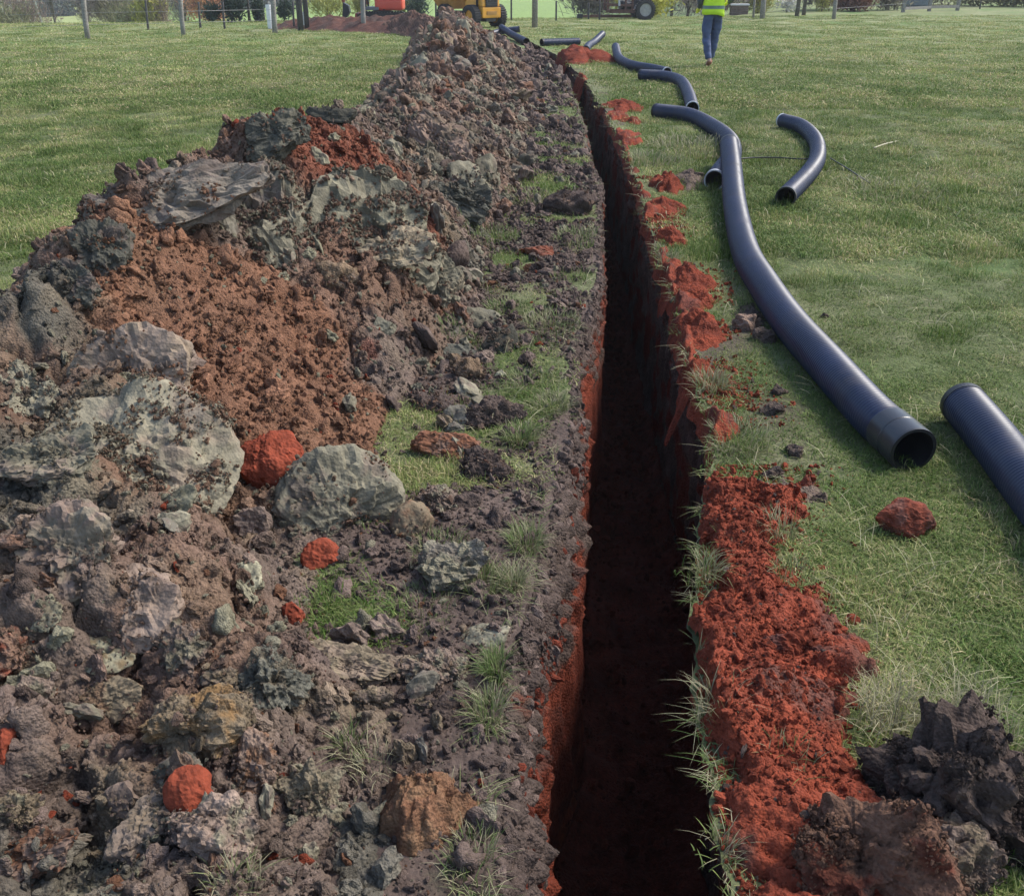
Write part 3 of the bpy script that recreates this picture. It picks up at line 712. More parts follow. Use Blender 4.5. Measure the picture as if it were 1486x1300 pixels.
K(180, 1158, 44, 48, 'angular purple grey stone left of the egg shaped stone', 'earth_clod', 'earth clod', 'smooth', PURPLE * .95, PURPLE * .7, thick=.8, tilt=5, sub=3, sink=-.2)
K(394, 995, 96, 92, 'blue grey and tan clod left of the long overhanging slab', 'earth_clod', 'earth clod', 'crumb', CLAYDK * 1.2, TAN * .6, thick=.75, tilt=15, sink=-.1)
K(276, 946, 66, 84, 'tall purple crumb clod in the middle of the lower heap', 'earth_clod', 'earth clod', 'crumb', PURPLE * .95, PALE * .4, thick=.85, tilt=5, sink=-.1)
K(24, 945, 70, 66, 'brick tinted crumb clod at the left edge below the block', 'earth_clod', 'earth clod', 'crumb', BROWN * .55 + PURPLE * .5, RED * .8, thick=.8, tilt=10, sink=-.1)
K(325, 985, 46, 40, 'biscuit coloured cap of clay over a dark gap', 'clay_clod', 'earth clod', 'crumb', TAN * .8, PURPLE, thick=.6, tilt=30, sub=3, sink=-.3)
# --- right-hand side of the trench
K(1305, 762, 84, 62, 'lone red clod with grey streaks lying on the grass', 'red_lump', 'red lump', 'red', REDDK * 1.05 + BROWN * .1, TOPSOIL, thick=.85, tilt=5, rot=-4, sink=-.3, short='the lone red clod')
K(1233, 900, 22, 18, 'tiny red crumb on grass right of the red soil', 'red_lump', 'red lump', 'red', RED * .85, RED * .6, thick=.9, tilt=5, sub=3, sink=-.2)
K(1236, 1242, 205, 205, 'big brown and purple boulder at the lower right picture edge', 'earth_clod', 'earth clod', 'crumb', BROWN * .6 + TOPSOIL * .35, REDDK * .8, thick=.8, tilt=10, sub=5, sink=-.3, short='the big brown boulder')
K(1385, 1262, 120, 120, 'grey brown clay clod wedged between boulder and turf sod', 'earth_clod', 'earth clod', 'crumb', PURPLE * .85, TAN * .6, thick=.75, tilt=15, rot=-20, sink=-.05)
K(1385, 1165, 310, 225, 'huge upturned black turf sod with grass along its top', 'turf_sod', 'turf sod', 'crumb', TOPSOIL * .58, TOPSOIL * .85, thick=.75, tilt=12, rot=-28, sub=5, sink=-.1, seed=4242, short='the huge black sod')
K(1150, 948, 112, 60, 'dark sided clod half buried in the red soil', 'earth_clod', 'earth clod', 'smooth', RED * .75, TOPDARK, thick=.8, tilt=20, rot=-6, sink=-.3)
for (u, v, w, h, lab) in ((1130, 571, 26, 24, 'small black clod on grass left of the long pipe'), (1124, 598, 38, 24, 'flat dark clod just below the small black one'),
                          (1152, 657, 32, 24, 'dark clod above the purple soil patch'), (1107, 492, 36, 28, 'brown clod touching the shade of the long pipe'),
                          (1078, 474, 44, 36, 'pinkish brown clod right of the third red mound'), (1196, 461, 18, 10, 'grey stone chip on grass right of the long pipe'),
                          (1012, 258, 34, 18, 'dark soil lump in front of the short pipe mouth'), (1120, 690, 40, 26, 'purple crumb clod leading the purple soil patch'),
                          (1186, 725, 26, 18, 'grey lump between purple soil and red clod')):
    K(u, v, w, h, lab, 'earth_clod', 'earth clod', 'crumb', PURPLE * .55 if 'pink' not in lab else PURPLE + BROWN * .3, TOPDARK, thick=.85, tilt=10, sub=3, sink=-.15)

# --- further clods seen one by one: set on the heap, each told apart by colour, size and what lies near it
PAL = [('purple grey', PURPLE, 'crumb'), ('dark purple', TOPSOIL * .75, 'turf'), ('green grey', CLAY * .8, 'slab'), ('slate grey', CLAYDK * 1.1 + PURPLE * .2, 'slab'), ('tan', TAN * .75, 'crumb'),
       ('brown', BROWN * .65 + PURPLE * .2, 'crumb'), ('pale olive', CLAY * 1.1, 'slab'), ('rust', BROWN * .6 + PURPLE * .35, 'crumb')]
FAR_MARKS = [(at(640, 130), 'the far slope of the heap'), (at(600, 100), 'the far left shoulder of the heap'), (at(655, 45, .9), 'the far summit of the heap'), (at(760, 160), 'the far trench side of the heap'), (at(540, 170, .4), 'the left toe of the far heap')]
MARKS = LANDMARKS + FAR_MARKS
_used = {}


def loose_clods():
    r = np.random.default_rng(21); shapes = {}
    for k, (nm, c, sty) in enumerate(PAL):
        for j in range(4):
            shapes[(k, j)] = clod_shape(np.array((1.0, r.uniform(.7, 1), r.uniform(.55, .85))) * 0.05, 900 + k * 10 + j, sty, 3, c)
            shapes[(k, j)].materials.append(M_CLAY if sty == 'slab' else M_EARTH)
    n = 0; tries = 0
    while n < 200 and tries < 5000:
        tries += 1
        y = 1.15 * math.exp(r.uniform(0, 1) ** 1.2 * math.log(22 / 1.15)); d = r.uniform(0.6, 2.45) if y > 5 else r.uniform(.15, 2.2)
        x = float(lipL([y], False)[0]) - d
        br, rd = zones(np.array([x]), np.array([y]))
        if max(br[0], rd[0]) > .4 and r.random() < .8: continue
        z = float(surf_z(np.array([x]), np.array([y]))[0]); depth = y * _cp + (CAMH - z) * _sp
        px = r.uniform(22, 60) if y < 6 else r.uniform(16, 40)
        s = px * depth / FPX / 0.1 * 1.15; s = min(s, 5.0)
        k = r.integers(0, len(PAL)); k = 0 if r.random() < .2 else k; j = r.integers(0, 4)
        o = bpy.data.objects.new('earth_clod', shapes[(k, j)]); C.objects.link(o)
        o.location = (x, y, z + 0.012 * s); o.rotation_euler = tuple(r.uniform(0, 6.28, 3)); o.scale = (s, s * r.uniform(.7, 1.1), s * r.uniform(.5, .9))
        P = np.array((x, y, z)); mk = min(MARKS, key=lambda m: np.linalg.norm((m[0] - P) / (0.3 + 0.12 * y)))
        dx, dy = P[0] - mk[0][0], P[1] - mk[0][1]
        far = mk[1].startswith('the far') or mk[1].startswith('the left')
        rel = 'on' if far else (('behind' if dy > 0 else 'in front of') if abs(dy) > abs(dx) else ('right of' if dx > 0 else 'left of'))
        sz = 'fist sized' if s < 1.1 else ('stout' if s < 1.8 else 'large')
        shp = {'crumb': 'crumbly', 'turf': 'lumpy', 'slab': 'flaky'}[PAL[k][2]]
        tag(o, '%s %s %s clod %s %s' % (sz, PAL[k][0], shp, rel, mk[1]), 'earth clod', 'loose clods on the spoil heap'); n += 1


loose_clods()

# ------------------------------------------------------------------ crumbs of earth
def unit(me, k):
    v = np.empty(len(me.vertices) * 3, np.float32); me.vertices.foreach_get('co', v); me.vertices.foreach_set('co', v / k); me.update(); return me


CR_V = [clod_shape(np.array((1, random.uniform(.7, 1), random.uniform(.55, .8))), 300 + k, ('crumb', 'crumb', 'red')[k % 3], 2) for k in range(9)]
for _m in CR_V: _m.polygons.foreach_set('use_smooth', np.zeros(len(_m.polygons), bool))


def crumb_points(n, seed, lo, hi, px):
    r = np.random.default_rng(seed); y = 0.95 * np.exp(r.uniform(0, 1, n) ** 0.9 * math.log(24 / 0.95)); d = r.uniform(-0.02, 2.9, n)
    x = lipL(y, False) - d
    s = np.maximum(lo, px * y / FPX) * (1 + r.pareto(2.2, n)); s = np.minimum(s, hi * np.maximum(1, y / 6))
    z, prof = heap_z(x, y); keep = (prof > 0.0) | (r.uniform(0, 1, n) < strip_mask(x, y) * 0.9 + 0.06)
    keep &= d > 0.02
    x, y, s = x[keep], y[keep], s[keep]; zz = surf_z(x, y); z, prof = heap_z(x, y)
    col = heap_col(x, y); strip = prof < 0.02; col[strip] = TOPSOIL * 0.95
    col = col * r.uniform(0.65, 1.45, (len(x), 1))
    pick = r.uniform(0, 1, len(x)); br, rd = zones(x, y)
    col[(pick < .07) & (br + rd < .3)] = CLAY * .9; col[(pick > .965)] = PALE * .6; far = y > 6; col[(pick > .08) & (pick < .09) & ~far] = RED * .9; col[(pick > .10) & (pick < .13)] = BROWN * .8
    return np.stack([x, y, zz + 0.1 * s], 1), s, col


P, s, col = crumb_points(120000, 51, 0.0024, 0.018, 1.9)
scatter('soil_crumbs', P, s[:, None] * RNG.uniform(.7, 1.3, (len(s), 3)), col, CR_V, M_CRUMB)
P, s, col = crumb_points(15000, 52, 0.009, 0.05, 4.2)
CR_B = [unit(clod_shape(.035 * np.array((1, random.uniform(.7, 1), random.uniform(.4, .75))), 400 + k, ('crumb', 'slab', 'turf')[k % 3], 3), .035) for k in range(12)]
scatter('soil_lumps', P, s[:, None] * RNG.uniform(.7, 1.3, (len(s), 3)), col, CR_B, M_CRUMB)


def clod_coat():
    """crumbs that cling to the clods and gather where they meet the heap"""
    r = np.random.default_rng(61); Ps = []; Ss = []; Cs = []
    for o, style, area, own in HEROES:
        if style == 'red' or area < 1500: continue
        me = o.data; V = np.empty(len(me.vertices) * 3, np.float32); me.vertices.foreach_get('co', V); V = V.reshape(-1, 3); N = np.empty(len(V) * 3, np.float32); me.vertices.foreach_get('normal', N); N = N.reshape(-1, 3)
        M = np.array(o.rotation_euler.to_matrix()); Wd = V @ M.T + np.array(o.location); Nw = N @ M.T
        z = surf_z(Wd[:, 0], Wd[:, 1]); up = Wd[:, 2] - z; low = 1 - sstep(.0, .05, up)
        n = int(area / ({'crumb': 14, 'turf': 12, 'slab': 16, 'smooth': 18}[style] if area < 40000 else 5))
        w = (np.clip(Nw[:, 2] + .25, 0.02, 1) * sstep(-.1, .35, fbm(Wd * 9, 3)) + 1.2 * low) * (up > -.02); w = w / w.sum()
        i = r.choice(len(V), n, p=w); yy = Wd[i, 1]; s = np.maximum(.0022, 1.7 * yy / FPX) * (1 + r.pareto(2.8, n)); s = np.minimum(s, .016)
        Ps.append(Wd[i] + r.normal(0, .006, (n, 3)) + Nw[i] * s[:, None] * .2); Ss.append(s); side = (Wd[i, 0] > lipR(yy, False))[:, None] | (r.uniform(0, 1, (n, 1)) < .35); Cs.append(np.where(side, own[None] * .95, heap_col(Wd[i, 0], Wd[i, 1])) * r.uniform(.7, 1.35, (n, 1)))
    P = np.vstack(Ps); s = np.concatenate(Ss)
    scatter('clinging_crumbs', P, s[:, None] * r.uniform(.7, 1.3, (len(s), 3)), np.vstack(Cs), [m.copy() for m in CR_V], M_CRUMB)


clod_coat()


# ------------------------------------------------------------------ red soil thrown up along the right-hand lip
def spill(x, y, z):
    """soil that reaches past the lip hangs down into the trench"""
    over = np.maximum(0, lipR(y) - 0.004 - x); return z - over * 3.0


def red_mound(u, v, w, h, hgt, label, col=RED, col2=REDDK, n=(44, 72)):
    p = at(u, v); s = (p[1] * _cp + CAMH * _sp) / FPX; hgt *= 1.25; rx = w * s / 2 * 1.15; ry = max(0.10, h * s / 2 / max(0.25, CAMH / p[1] * .9)); ry = min(ry, rx * 2.4)
    R, T = np.meshgrid(np.linspace(0, 1, n[0]), np.linspace(0, 2 * math.pi, n[1], endpoint=False), indexing='ij')
    wob = 1 + 0.5 * fbm(np.stack([np.cos(T.ravel()) * 1.1 + u, np.sin(T.ravel()) * 1.1 + v, T.ravel() * 0], 1), 2)
    r = R.ravel(); x = p[0] + rx * r * np.cos(T.ravel()) * wob; y = p[1] + ry * r * np.sin(T.ravel()) * wob
    jit = min(.05 * rx / .15, .035); x = x + jit * fbm(xy(x, y, 9, 21), 3); y = y + jit * fbm(xy(x, y, 9, 31), 3)
    f1, f2, c = worley(xy(x, y, 30, 5), 2); g1, _, _ = worley(xy(x, y, 75, 8), 2)
    bell = (1 - r ** 1.4) * (1 + 0.55 * fbm(xy(x, y, min(7, 1.2 / rx), 3), 3))
    z = ground_z(x, y) - 0.015 + hgt * bell + (1 - r ** 6) * (0.018 * (0.5 - f1) + 0.008 * (0.5 - g1) + 0.006 * fbm(xy(x, y, 45, 2), 3))
    z = spill(x, y, z)
    m = fbm(xy(x, y, 9, 77), 4)[:, None]; k = np.clip(sstep(0.05, 0.5, m), 0, 1); cc = np.asarray(col)[None] * (1 - k) + np.asarray(col2)[None] * k
    F = []
    nt = n[1]; a = np.arange(nt); b = (a + 1) % nt
    F = np.concatenate([np.stack([i * nt + a, (i + 1) * nt + a, (i + 1) * nt + b, i * nt + b], 1) for i in range(n[0] - 1)])
    return tag(link('red_soil_mound', mesh_np('red_soil_mound', np.stack([x, y, z], 1), F, True, cc), M_HEAP), label, 'soil mound', 'mounds of red soil along the trench')


def bank_e(x, y, s_):
    wid = np.interp(y, [.8, 1.3, 1.7, 2.0, 2.25, 2.45, 2.6, 2.8, 3.0], [.40, .46, .47, .52, .42, .30, .34, .46, .40])
    e = np.minimum(np.minimum((s_ + 0.01 + .03 * fbm(xy(x, y, 11, 8), 2)) / 0.08, (wid - s_) / 0.16), np.minimum((y - 0.7) / 0.2, (2.98 - y) / 0.16)) + 0.75 * fbm(xy(x, y, 4.5, 8.8), 4) + .25 * fbm(xy(x, y, 17, 8.1), 3)
    return np.clip(e, 0, 1) * (s_ < .6) * (s_ > -.06)


def red_bank():
    yy = np.linspace(0.75, 3.02, 330); ss = np.linspace(0.004, 0.62, 155)
    Y, S = np.meshgrid(yy, ss, indexing='ij'); y = Y.ravel(); s_ = S.ravel(); x = lipR(y) + s_
    e = bank_e(x, y, s_)
    f1, f2, c = worley(xy(x + .02 * fbm(xy(x, y, 9, 1), 2), y, 22, 5), 2); g1, _, _ = worley(xy(x, y, 60, 8), 2)
    z = ground_z(x, y) - 0.035 + sstep(0, 1, e) * (0.085 + 0.06 * fbm(xy(x, y, 3.5, 3), 3) + 0.015 * (0.5 - f1) + 0.007 * (0.5 - g1) + 0.006 * fbm(xy(x, y, 60, 2), 3))
    # combed bite marks near the camera
    z = z + sstep(1.55, 1.35, y) * sstep(0, 1, e) * 0.012 * np.abs(np.sin((y * 1.0 + x * 0.6) * 55 + 2 * fbm(xy(x, y, 6, 4), 2)))
    z = spill(x, y, z)
    m = fbm(xy(x, y, 7, 77), 4)[:, None]; k = np.clip(sstep(0.0, 0.5, m), 0, 1); cc = RED[None] * 1.2 * (1 - k) + (REDDK * .8 + RED * .45)[None] * k
    k = (sstep(0.2, 0.6, fbm(xy(x, y, 3.6, 79), 4)) * .6)[:, None]; cc = cc * (1 - k) + TOPSOIL * .7 * k
    return tag(link('red_soil_bank', mesh_np('red_soil_bank', np.stack([x, y, z], 1), grid_faces(len(yy), len(ss)), True, cc), M_HEAP),
               'long bank of loose brick red soil along the near right trench lip', 'soil mound', 'mounds of red soil along the trench')


red_bank()
for a in ((1012, 541, 66, 40, .05, 'small red mound with grass on it, nearest after the long bank'), (1014, 480, 70, 52, .08, 'pointed red mound level with the pinkish clod'),
          (1010, 437, 56, 30, .06, 'low red mound stuck to the tall one behind it'), (998, 410, 68, 46, .08, 'rounded red mound beside the widest bend of the long pipe'),
          (975, 347, 44, 40, .07, 'small cone of red soil on the lip with grass either side'), (968, 300, 58, 34, .06, 'red mound spilling into the trench below the short pipe mouth'),
          (966, 268, 44, 44, .10, 'red mound leaning on grey soil left of the short pipe mouth'), (905, 156, 52, 34, .09, 'red mound near the small far bends of pipe'),
          (915, 176, 36, 16, .05, 'thin red patch right behind a grass tuft'), (842, 88, 84, 34, .24, 'big triangular red mound at the far end of the trench'),
          (830, 112, 44, 26, .12, 'red soil sliding into the trench below the far triangular mound')):
    red_mound(*a)


def red_line():
    """the ragged run of red soil that joins the mounds on the lip"""
    yy = 3.15 * 1.006 ** np.arange(0, 245); ss = np.linspace(-.03, .30, 70); Y, S = np.meshgrid(yy, ss, indexing='ij'); y = Y.ravel(); s_ = S.ravel(); x = lipR(y) + s_
    run = fbm(xy(y, y * 0, 1.5, 55), 3) + .35 * fbm(xy(y, y * 0, 5, 57), 2); wid = np.clip(.05 + .22 * run, -.05, .24) * (1 + .02 * y)
    e = np.clip(np.minimum((s_ + .02) / .04, (wid - s_) / .07) + .55 * fbm(xy(x, y, 8, 58), 3), 0, 1) * sstep(3.15, 3.4, y) * sstep(13.4, 12.5, y) * (s_ < .28)
    f1, _, _ = worley(xy(x, y, 24, 5), 2); g1, _, _ = worley(xy(x, y, 55, 8), 2)
    z = ground_z(x, y) - .025 + sstep(0, 1, e) * (.065 + .04 * fbm(xy(x, y, 6, 3), 3) + .020 * (.5 - f1) + .009 * (.5 - g1)); z = spill(x, y, z)
    m = fbm(xy(x, y, 7, 77), 4)[:, None]; k = np.clip(sstep(-.05, .45, m), 0, 1); cc = RED[None] * 1.1 * (1 - k) + (REDDK * .8 + TOPSOIL * .2)[None] * k
    tag(link('red_soil_line', mesh_np('red_soil_line', np.stack([x, y, z], 1), grid_faces(len(yy), len(ss)), True, cc), M_HEAP), 'thin ragged line of red soil along the right lip, linking the small mounds', 'soil mound', 'mounds of red soil along the trench')


red_line()
red_mound(768, 76, 40, 24, .2, 'red mound on the heap side of the far trench end', RED, TOPSOIL)
pp = at(1140, 705)


def purple_patch():
    o = red_mound(1142, 708, 120, 52, .028, 'flat patch of grey purple soil crumbs behind the long red bank', PURPLE * .9, TOPSOIL)
    o.name = 'soil_patch'; o['category'] = 'soil patch'; del o['group']
    o = red_mound(1088, 462, 50, 46, .03, 'dark soil patch between red mounds and the long pipe', TOPSOIL * .9, TOPDARK)
    o.name = 'soil_patch'; o['category'] = 'soil patch'; del o['group']
    o = red_mound(1000, 262, 50, 40, .06, 'grey soil patch beside the short pipe mouth', PURPLE * .8, TOPSOIL)
    o.name = 'soil_patch'; o['category'] = 'soil patch'; del o['group']


purple_patch()


def orange_cone():
    p = hit(617, 1165); n = (50, 80); R, T = np.meshgrid(np.linspace(0, 1, n[0]), np.linspace(0, 2 * math.pi, n[1], endpoint=False), indexing='ij')
    r = R.ravel(); wob = 1 + 0.25 * fbm(np.stack([np.cos(T.ravel()) * 1.4, np.sin(T.ravel()) * 1.4, T.ravel() * 0 + 4], 1), 3)
    x = p[0] + .14 * r * np.cos(T.ravel()) * wob; y = p[1] - .02 + .16 * r * np.sin(T.ravel()) * wob
    f1, f2, c = worley(xy(x, y, 48, 5), 2); g1, _, c2 = worley(xy(x, y, 95, 8), 2)
    base = surf_z(np.array([p[0]]), np.array([p[1]]))[0]
    x = x + .03 * fbm(xy(x, y, 11, 4), 3); y = y + .03 * fbm(xy(x, y, 11, 14), 3)
    z = base - .03 + .125 * (1 - r ** 1.7) * (1 + .4 * fbm(xy(x, y, 6, 3), 3)) + (1 - r ** 4) * (.030 * (.5 - f1) + .016 * (.5 - g1) + .012 * (c2 - .5)) - .05 * r
    k = c[:, None]; cc = (BROWN * .95) * (1 - .6 * k) + (OCHRE * .3 + PURPLE * .25) * k
    a = np.arange(n[1]); b = (a + 1) % n[1]
    F = np.concatenate([np.stack([i * n[1] + a, (i + 1) * n[1] + a, (i + 1) * n[1] + b, i * n[1] + b], 1) for i in range(n[0] - 1)])
    tag(link('orange_soil_mound', mesh_np('orange_soil_mound', np.stack([x, y, z], 1), F, True, cc), M_HEAP), 'crumbly orange lump between dark turf and the left trench edge', 'soil mound')


orange_cone()


def far_heap():
    """the ridge of red earth running across the end of the trench"""
    A = np.array((-7.7, 34.5)); B = np.array((-2.2, 31.0)); n = (150, 60)
    t, s = np.meshgrid(np.linspace(-.02, 1.05, n[0]), np.linspace(-1, 1, n[1]), indexing='ij'); t = t.ravel(); s = s.ravel()
    dirv = (B - A); nor = np.array((dirv[1], -dirv[0])) / np.linalg.norm(dirv)
    x = A[0] + dirv[0] * t + nor[0] * s * 1.35; y = A[1] + dirv[1] * t + nor[1] * s * 1.35
    H = np.interp(t, [-.02, .12, .3, .55, .75, 1.05], [0, .30, .36, .38, .42, .40])
    f1, f2, c = worley(xy(x, y, 2.6, 5), 2); g1, _, _ = worley(xy(x, y, 8, 5), 2)
    prof = np.clip(1 - np.abs(s) ** 1.25, 0, 1)
    z = ground_z(x, y) * .3 - .05 + H * prof * 1.1 + prof * (.16 * (.45 - f1) + .05 * (.5 - g1) + .12 * fbm(xy(x, y, 1.2, 3), 3))
    m = fbm(xy(x, y, 1.6, 77), 4)[:, None]; k = np.clip(sstep(-.1, .5, m), 0, 1); cc = np.array((.120, .058, .044)) * (1 - k) + np.array((.080, .054, .046)) * k
    tag(link('red_earth_heap', mesh_np('red_earth_heap', np.stack([x, y, z], 1), grid_faces(*n)[:, ::-1], True, cc), M_HEAP), kind='structure')


far_heap()


# red crumbs thrown over the lip and grass
def red_crumbs():
    r = np.random.default_rng(91); n = 30000; y = .9 * np.exp(r.uniform(0, 1, n) * math.log(9 / .9)); s_ = np.abs(r.normal(0.16, .2, n)); x = lipR(y) + s_
    keep = (y < 3.1) | (r.uniform(0, 1, n) < 1.1 * np.exp(-(s_ / .25) ** 2) * sstep(-.15, .35, fbm(xy(y, y * 0, 1.6, 19), 3)) * (y > 3.4)); keep &= (r.uniform(0, 1, n) < np.exp(-(s_ / .42) ** 4)) & (s_ > .01)
    x, y, s_ = x[keep], y[keep], s_[keep]
    inb = (y < 2.95)
    sz = np.maximum(.0026, 2.0 * y / FPX) * (1 + r.pareto(2.5, len(x))); sz = np.minimum(sz, .019)
    z = ground_z(x, y) + np.where(inb & (s_ < .34), .055, .004) + 0.0 * x
    col = RED[None] * r.uniform(.7, 1.5, (len(x), 1)); dk = r.uniform(0, 1, len(x)) < .04; col[dk] = TOPSOIL * .8
    # set them on the bank's own skin
    f1, f2, c = worley(xy(x + .02 * fbm(xy(x, y, 9, 1), 2), y, 22, 5), 2)
    e = bank_e(x, y, s_)
    zb = ground_z(x, y) - 0.035 + sstep(0, 1, e) * (0.085 + 0.06 * fbm(xy(x, y, 3.5, 3), 3) + 0.015 * (0.5 - f1))
    z = np.maximum(ground_z(x, y), np.where(inb, zb, -9)) + .2 * sz
    scatter('red_soil_crumbs', np.stack([x, y, z], 1), sz[:, None] * r.uniform(.7, 1.3, (len(x), 3)), col, [m.copy() for m in CR_V], M_CRUMB)
    n = 30000; y = .9 * np.exp(r.uniform(0, 1, n) * math.log(9 / .9)); t = r.uniform(0, .26, n) ** 1.2; x = lipL(y) + .008 + np.interp(y, [2.4, 4.2, 7], [.10, .055, .03]) * np.minimum(1, t / .24) ** .8
    sz = np.maximum(.0022, 1.7 * y / FPX) * (1 + r.pareto(2.0, n)); sz = np.minimum(sz, .03)
    scatter('bank_crumbs', np.stack([x, y, ground_z(x, y) - t - .004], 1), sz[:, None] * r.uniform(.7, 1.3, (n, 3)), np.where((t + .05 * r.normal(size=n) < .15)[:, None], TOPSOIL * 1.0, REDDK * .9) * r.uniform(.6, 1.5, (n, 1)), [m.copy() for m in CR_V], M_CRUMB)
    n = 5000; y = .9 * np.exp(r.uniform(0, 1, n) * math.log(20 / .9)); s_ = r.uniform(.04, .96, n); x = lipL(y, False) + .1 + s_ * (lipR(y, False) - lipL(y, False) - .05)
    sz = np.maximum(.004, 2.4 * y / FPX) * (1 + r.pareto(2.2, n)); sz = np.minimum(sz, .04)
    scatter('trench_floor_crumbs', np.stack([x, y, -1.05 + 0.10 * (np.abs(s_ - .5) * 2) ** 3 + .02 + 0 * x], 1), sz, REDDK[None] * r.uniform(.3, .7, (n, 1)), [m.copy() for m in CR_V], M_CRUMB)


red_crumbs()


# ------------------------------------------------------------------ drainage pipes
PR = 0.088


def pipe(name, label, px, pitch=0.017, collar=False, rim=(False, False), lift=None, r=PR, extend=None, group='lengths of black drainage pipe laid along the trench'):
    pts = []
    for k, (u, v) in enumerate(px):
        p = at(u, v, r * 0.93); p[2] = ground_z(p[:1], p[1:2])[0] + r * 0.93 + (lift[k] if lift else 0); pts.append(p)
    if extend is not None: pts.append(pts[-1] + np.asarray(extend))
    Q = spline(pts, pitch / 4); m = len(Q); nseg = 40 if pitch < .02 else 24
    ph = np.arange(m) % 4; rad = np.where(ph < 2, r, r - 0.0060 * (pitch / .017) ** .5)
    if collar: rad[-int(0.20 / (pitch / 4)):] = r - .004
    t = thing(name, label, 'pipe', tuple(Q[m // 2]), group=group); off = Q[m // 2]
    V, F = tube_np(Q - off, rad, nseg); link('corrugated_wall', mesh_np('pipe', V, F, True), M_PIPE, t)
    V, F = tube_np((Q - off)[::2], r - .012, nseg); link('liner', mesh_np('pipe_liner', V, F[:, ::-1], True), M_PIPEIN, t)
    for end in (0, 1):
        i = 0 if end == 0 else m - 1; T = (Q[1] - Q[0]) if end == 0 else (Q[-1] - Q[-2]); T /= np.linalg.norm(T); sg = -1 if end == 0 else 1
        Ax = np.cross(T, (0, 0, 1.0)); Ax /= np.linalg.norm(Ax); Bx = np.cross(Ax, T); th = np.linspace(0, 2 * math.pi, nseg, endpoint=False)
        cr = np.cos(th)[:, None] * Ax + np.sin(th)[:, None] * Bx; c0 = Q[i] - off
        V = np.vstack([c0 + T * sg * d_ + cr * q_ for d_, q_ in ((-.03, r + .0015), (.004, r + .0015), (.004, r - .010), (-.05, r - .010))]); ai = np.arange(nseg); bi = (ai + 1) % nseg
        F = np.concatenate([np.stack([j * nseg + ai, j * nseg + bi, (j + 1) * nseg + bi, (j + 1) * nseg + ai], 1) for j in range(3)])
        link('end_rim', mesh_np('pipe_end', V, F, False), M_RIM if rim[end] else M_PIPEIN, t)
    if collar:
        T = Q[-1] - Q[-2]; T /= np.linalg.norm(T); a = Q[-1] - off
        d = np.array((-.185, -.18, -.10, -.096, -.092, -.088, -.004, .004)); rr = r + np.array((.000, .003, .003, .0005, .0005, .003, .0035, .002))
        V, F = tube_np(a[None] + T[None] * d[:, None], rr, 72); link('socket_collar', mesh_np('collar', V, F, False), plain_mat('socket plastic', (.03, .032, .038), .33, var=.1), t)
    return t


pipe('drainage_pipe', 'longest black pipe, snaking to an open collared mouth near the camera', [(1056, 229), (1060, 252), (1067, 300), (1082, 365), (1108, 415), (1148, 470), (1205, 535), (1266, 597), (1326, 648)], collar=True,
     lift=[.13, .09, .02, 0, 0, 0, 0, 0, 0])
pipe('drainage_pipe', 'curved black pipe passing under the far end of the longest pipe', [(952, 160), (1000, 167), (1038, 184), (1060, 206), (1063, 224), (1052, 242), (1037, 258)], rim=(False, True))
pipe('drainage_pipe', 'short bent pipe lying apart on the grass to the right', [(1135, 175), (1163, 183), (1183, 203), (1187, 224), (1175, 250), (1140, 287)], rim=(True, False), r=PR * .9)
pipe('drainage_pipe', 'bent pipe with a pale rimmed mouth, behind the curved crossing pipe', [(930, 110), (965, 113), (988, 121), (999, 137), (1005, 156)], pitch=.03, rim=(False, True))
pipe('drainage_pipe', 'pipe with a pale upturned far end, behind the pale rimmed one', [(893, 78), (898, 87), (915, 96), (945, 102), (968, 107)], pitch=.03, rim=(False, True), lift=[.12, .03, 0, 0, 0])
pipe('drainage_pipe', 'short grey looking pipe bend behind the triangular red mound', [(850, 73), (854, 66), (862, 60), (874, 56)], pitch=.04, lift=[0, 0, 0, .08])
pipe('drainage_pipe', 'straight dark pipe lying flat across the far end of the trench', [(786, 62), (812, 61), (840, 60)], pitch=.04)
pipe('drainage_pipe', 'far pipe ending in an open mouth toward the pole', [(706, 52), (728, 49), (754, 49)], pitch=.04, lift=[0, .05, .1])
pipe('drainage_pipe', 'far pipe sloping down in front of the open mouthed one', [(728, 49), (742, 53), (764, 61)], pitch=.04, lift=[.15, .05, 0])
pipe('drainage_pipe', 'ribbed pipe running out of the picture at the right edge', [(1398, 584), (1440, 635), (1490, 697), (1560, 790), (1640, 900)])

mb = MB(); q = [at(u, v, .03) for u, v in ((1068, 231), (1095, 229), (1130, 229), (1165, 231), (1196, 228))]; mb.tube(spline(q, .05), .007, 6)
q = [at(u, v, .02) for u, v in ((1205, 230), (1230, 245), (1262, 266))]; mb.tube(spline(q, .05), .006, 6)
tag(mb.build('cord', M_PIPEIN, smooth=True), 'thin black cord trailing on the grass behind the short bent pipe', 'cord')
mb = MB(); q = [at(u, v, .03) for u, v in ((1268, 215), (1285, 209), (1303, 205))]; mb.tube(spline(q, .05), .007, 6)
tag(mb.build('straw_stalk', plain_mat('dry stalk', (.42, .38, .26), .8), smooth=True), 'pale dry stalk lying on the grass right of the short bent pipe', 'stalk')


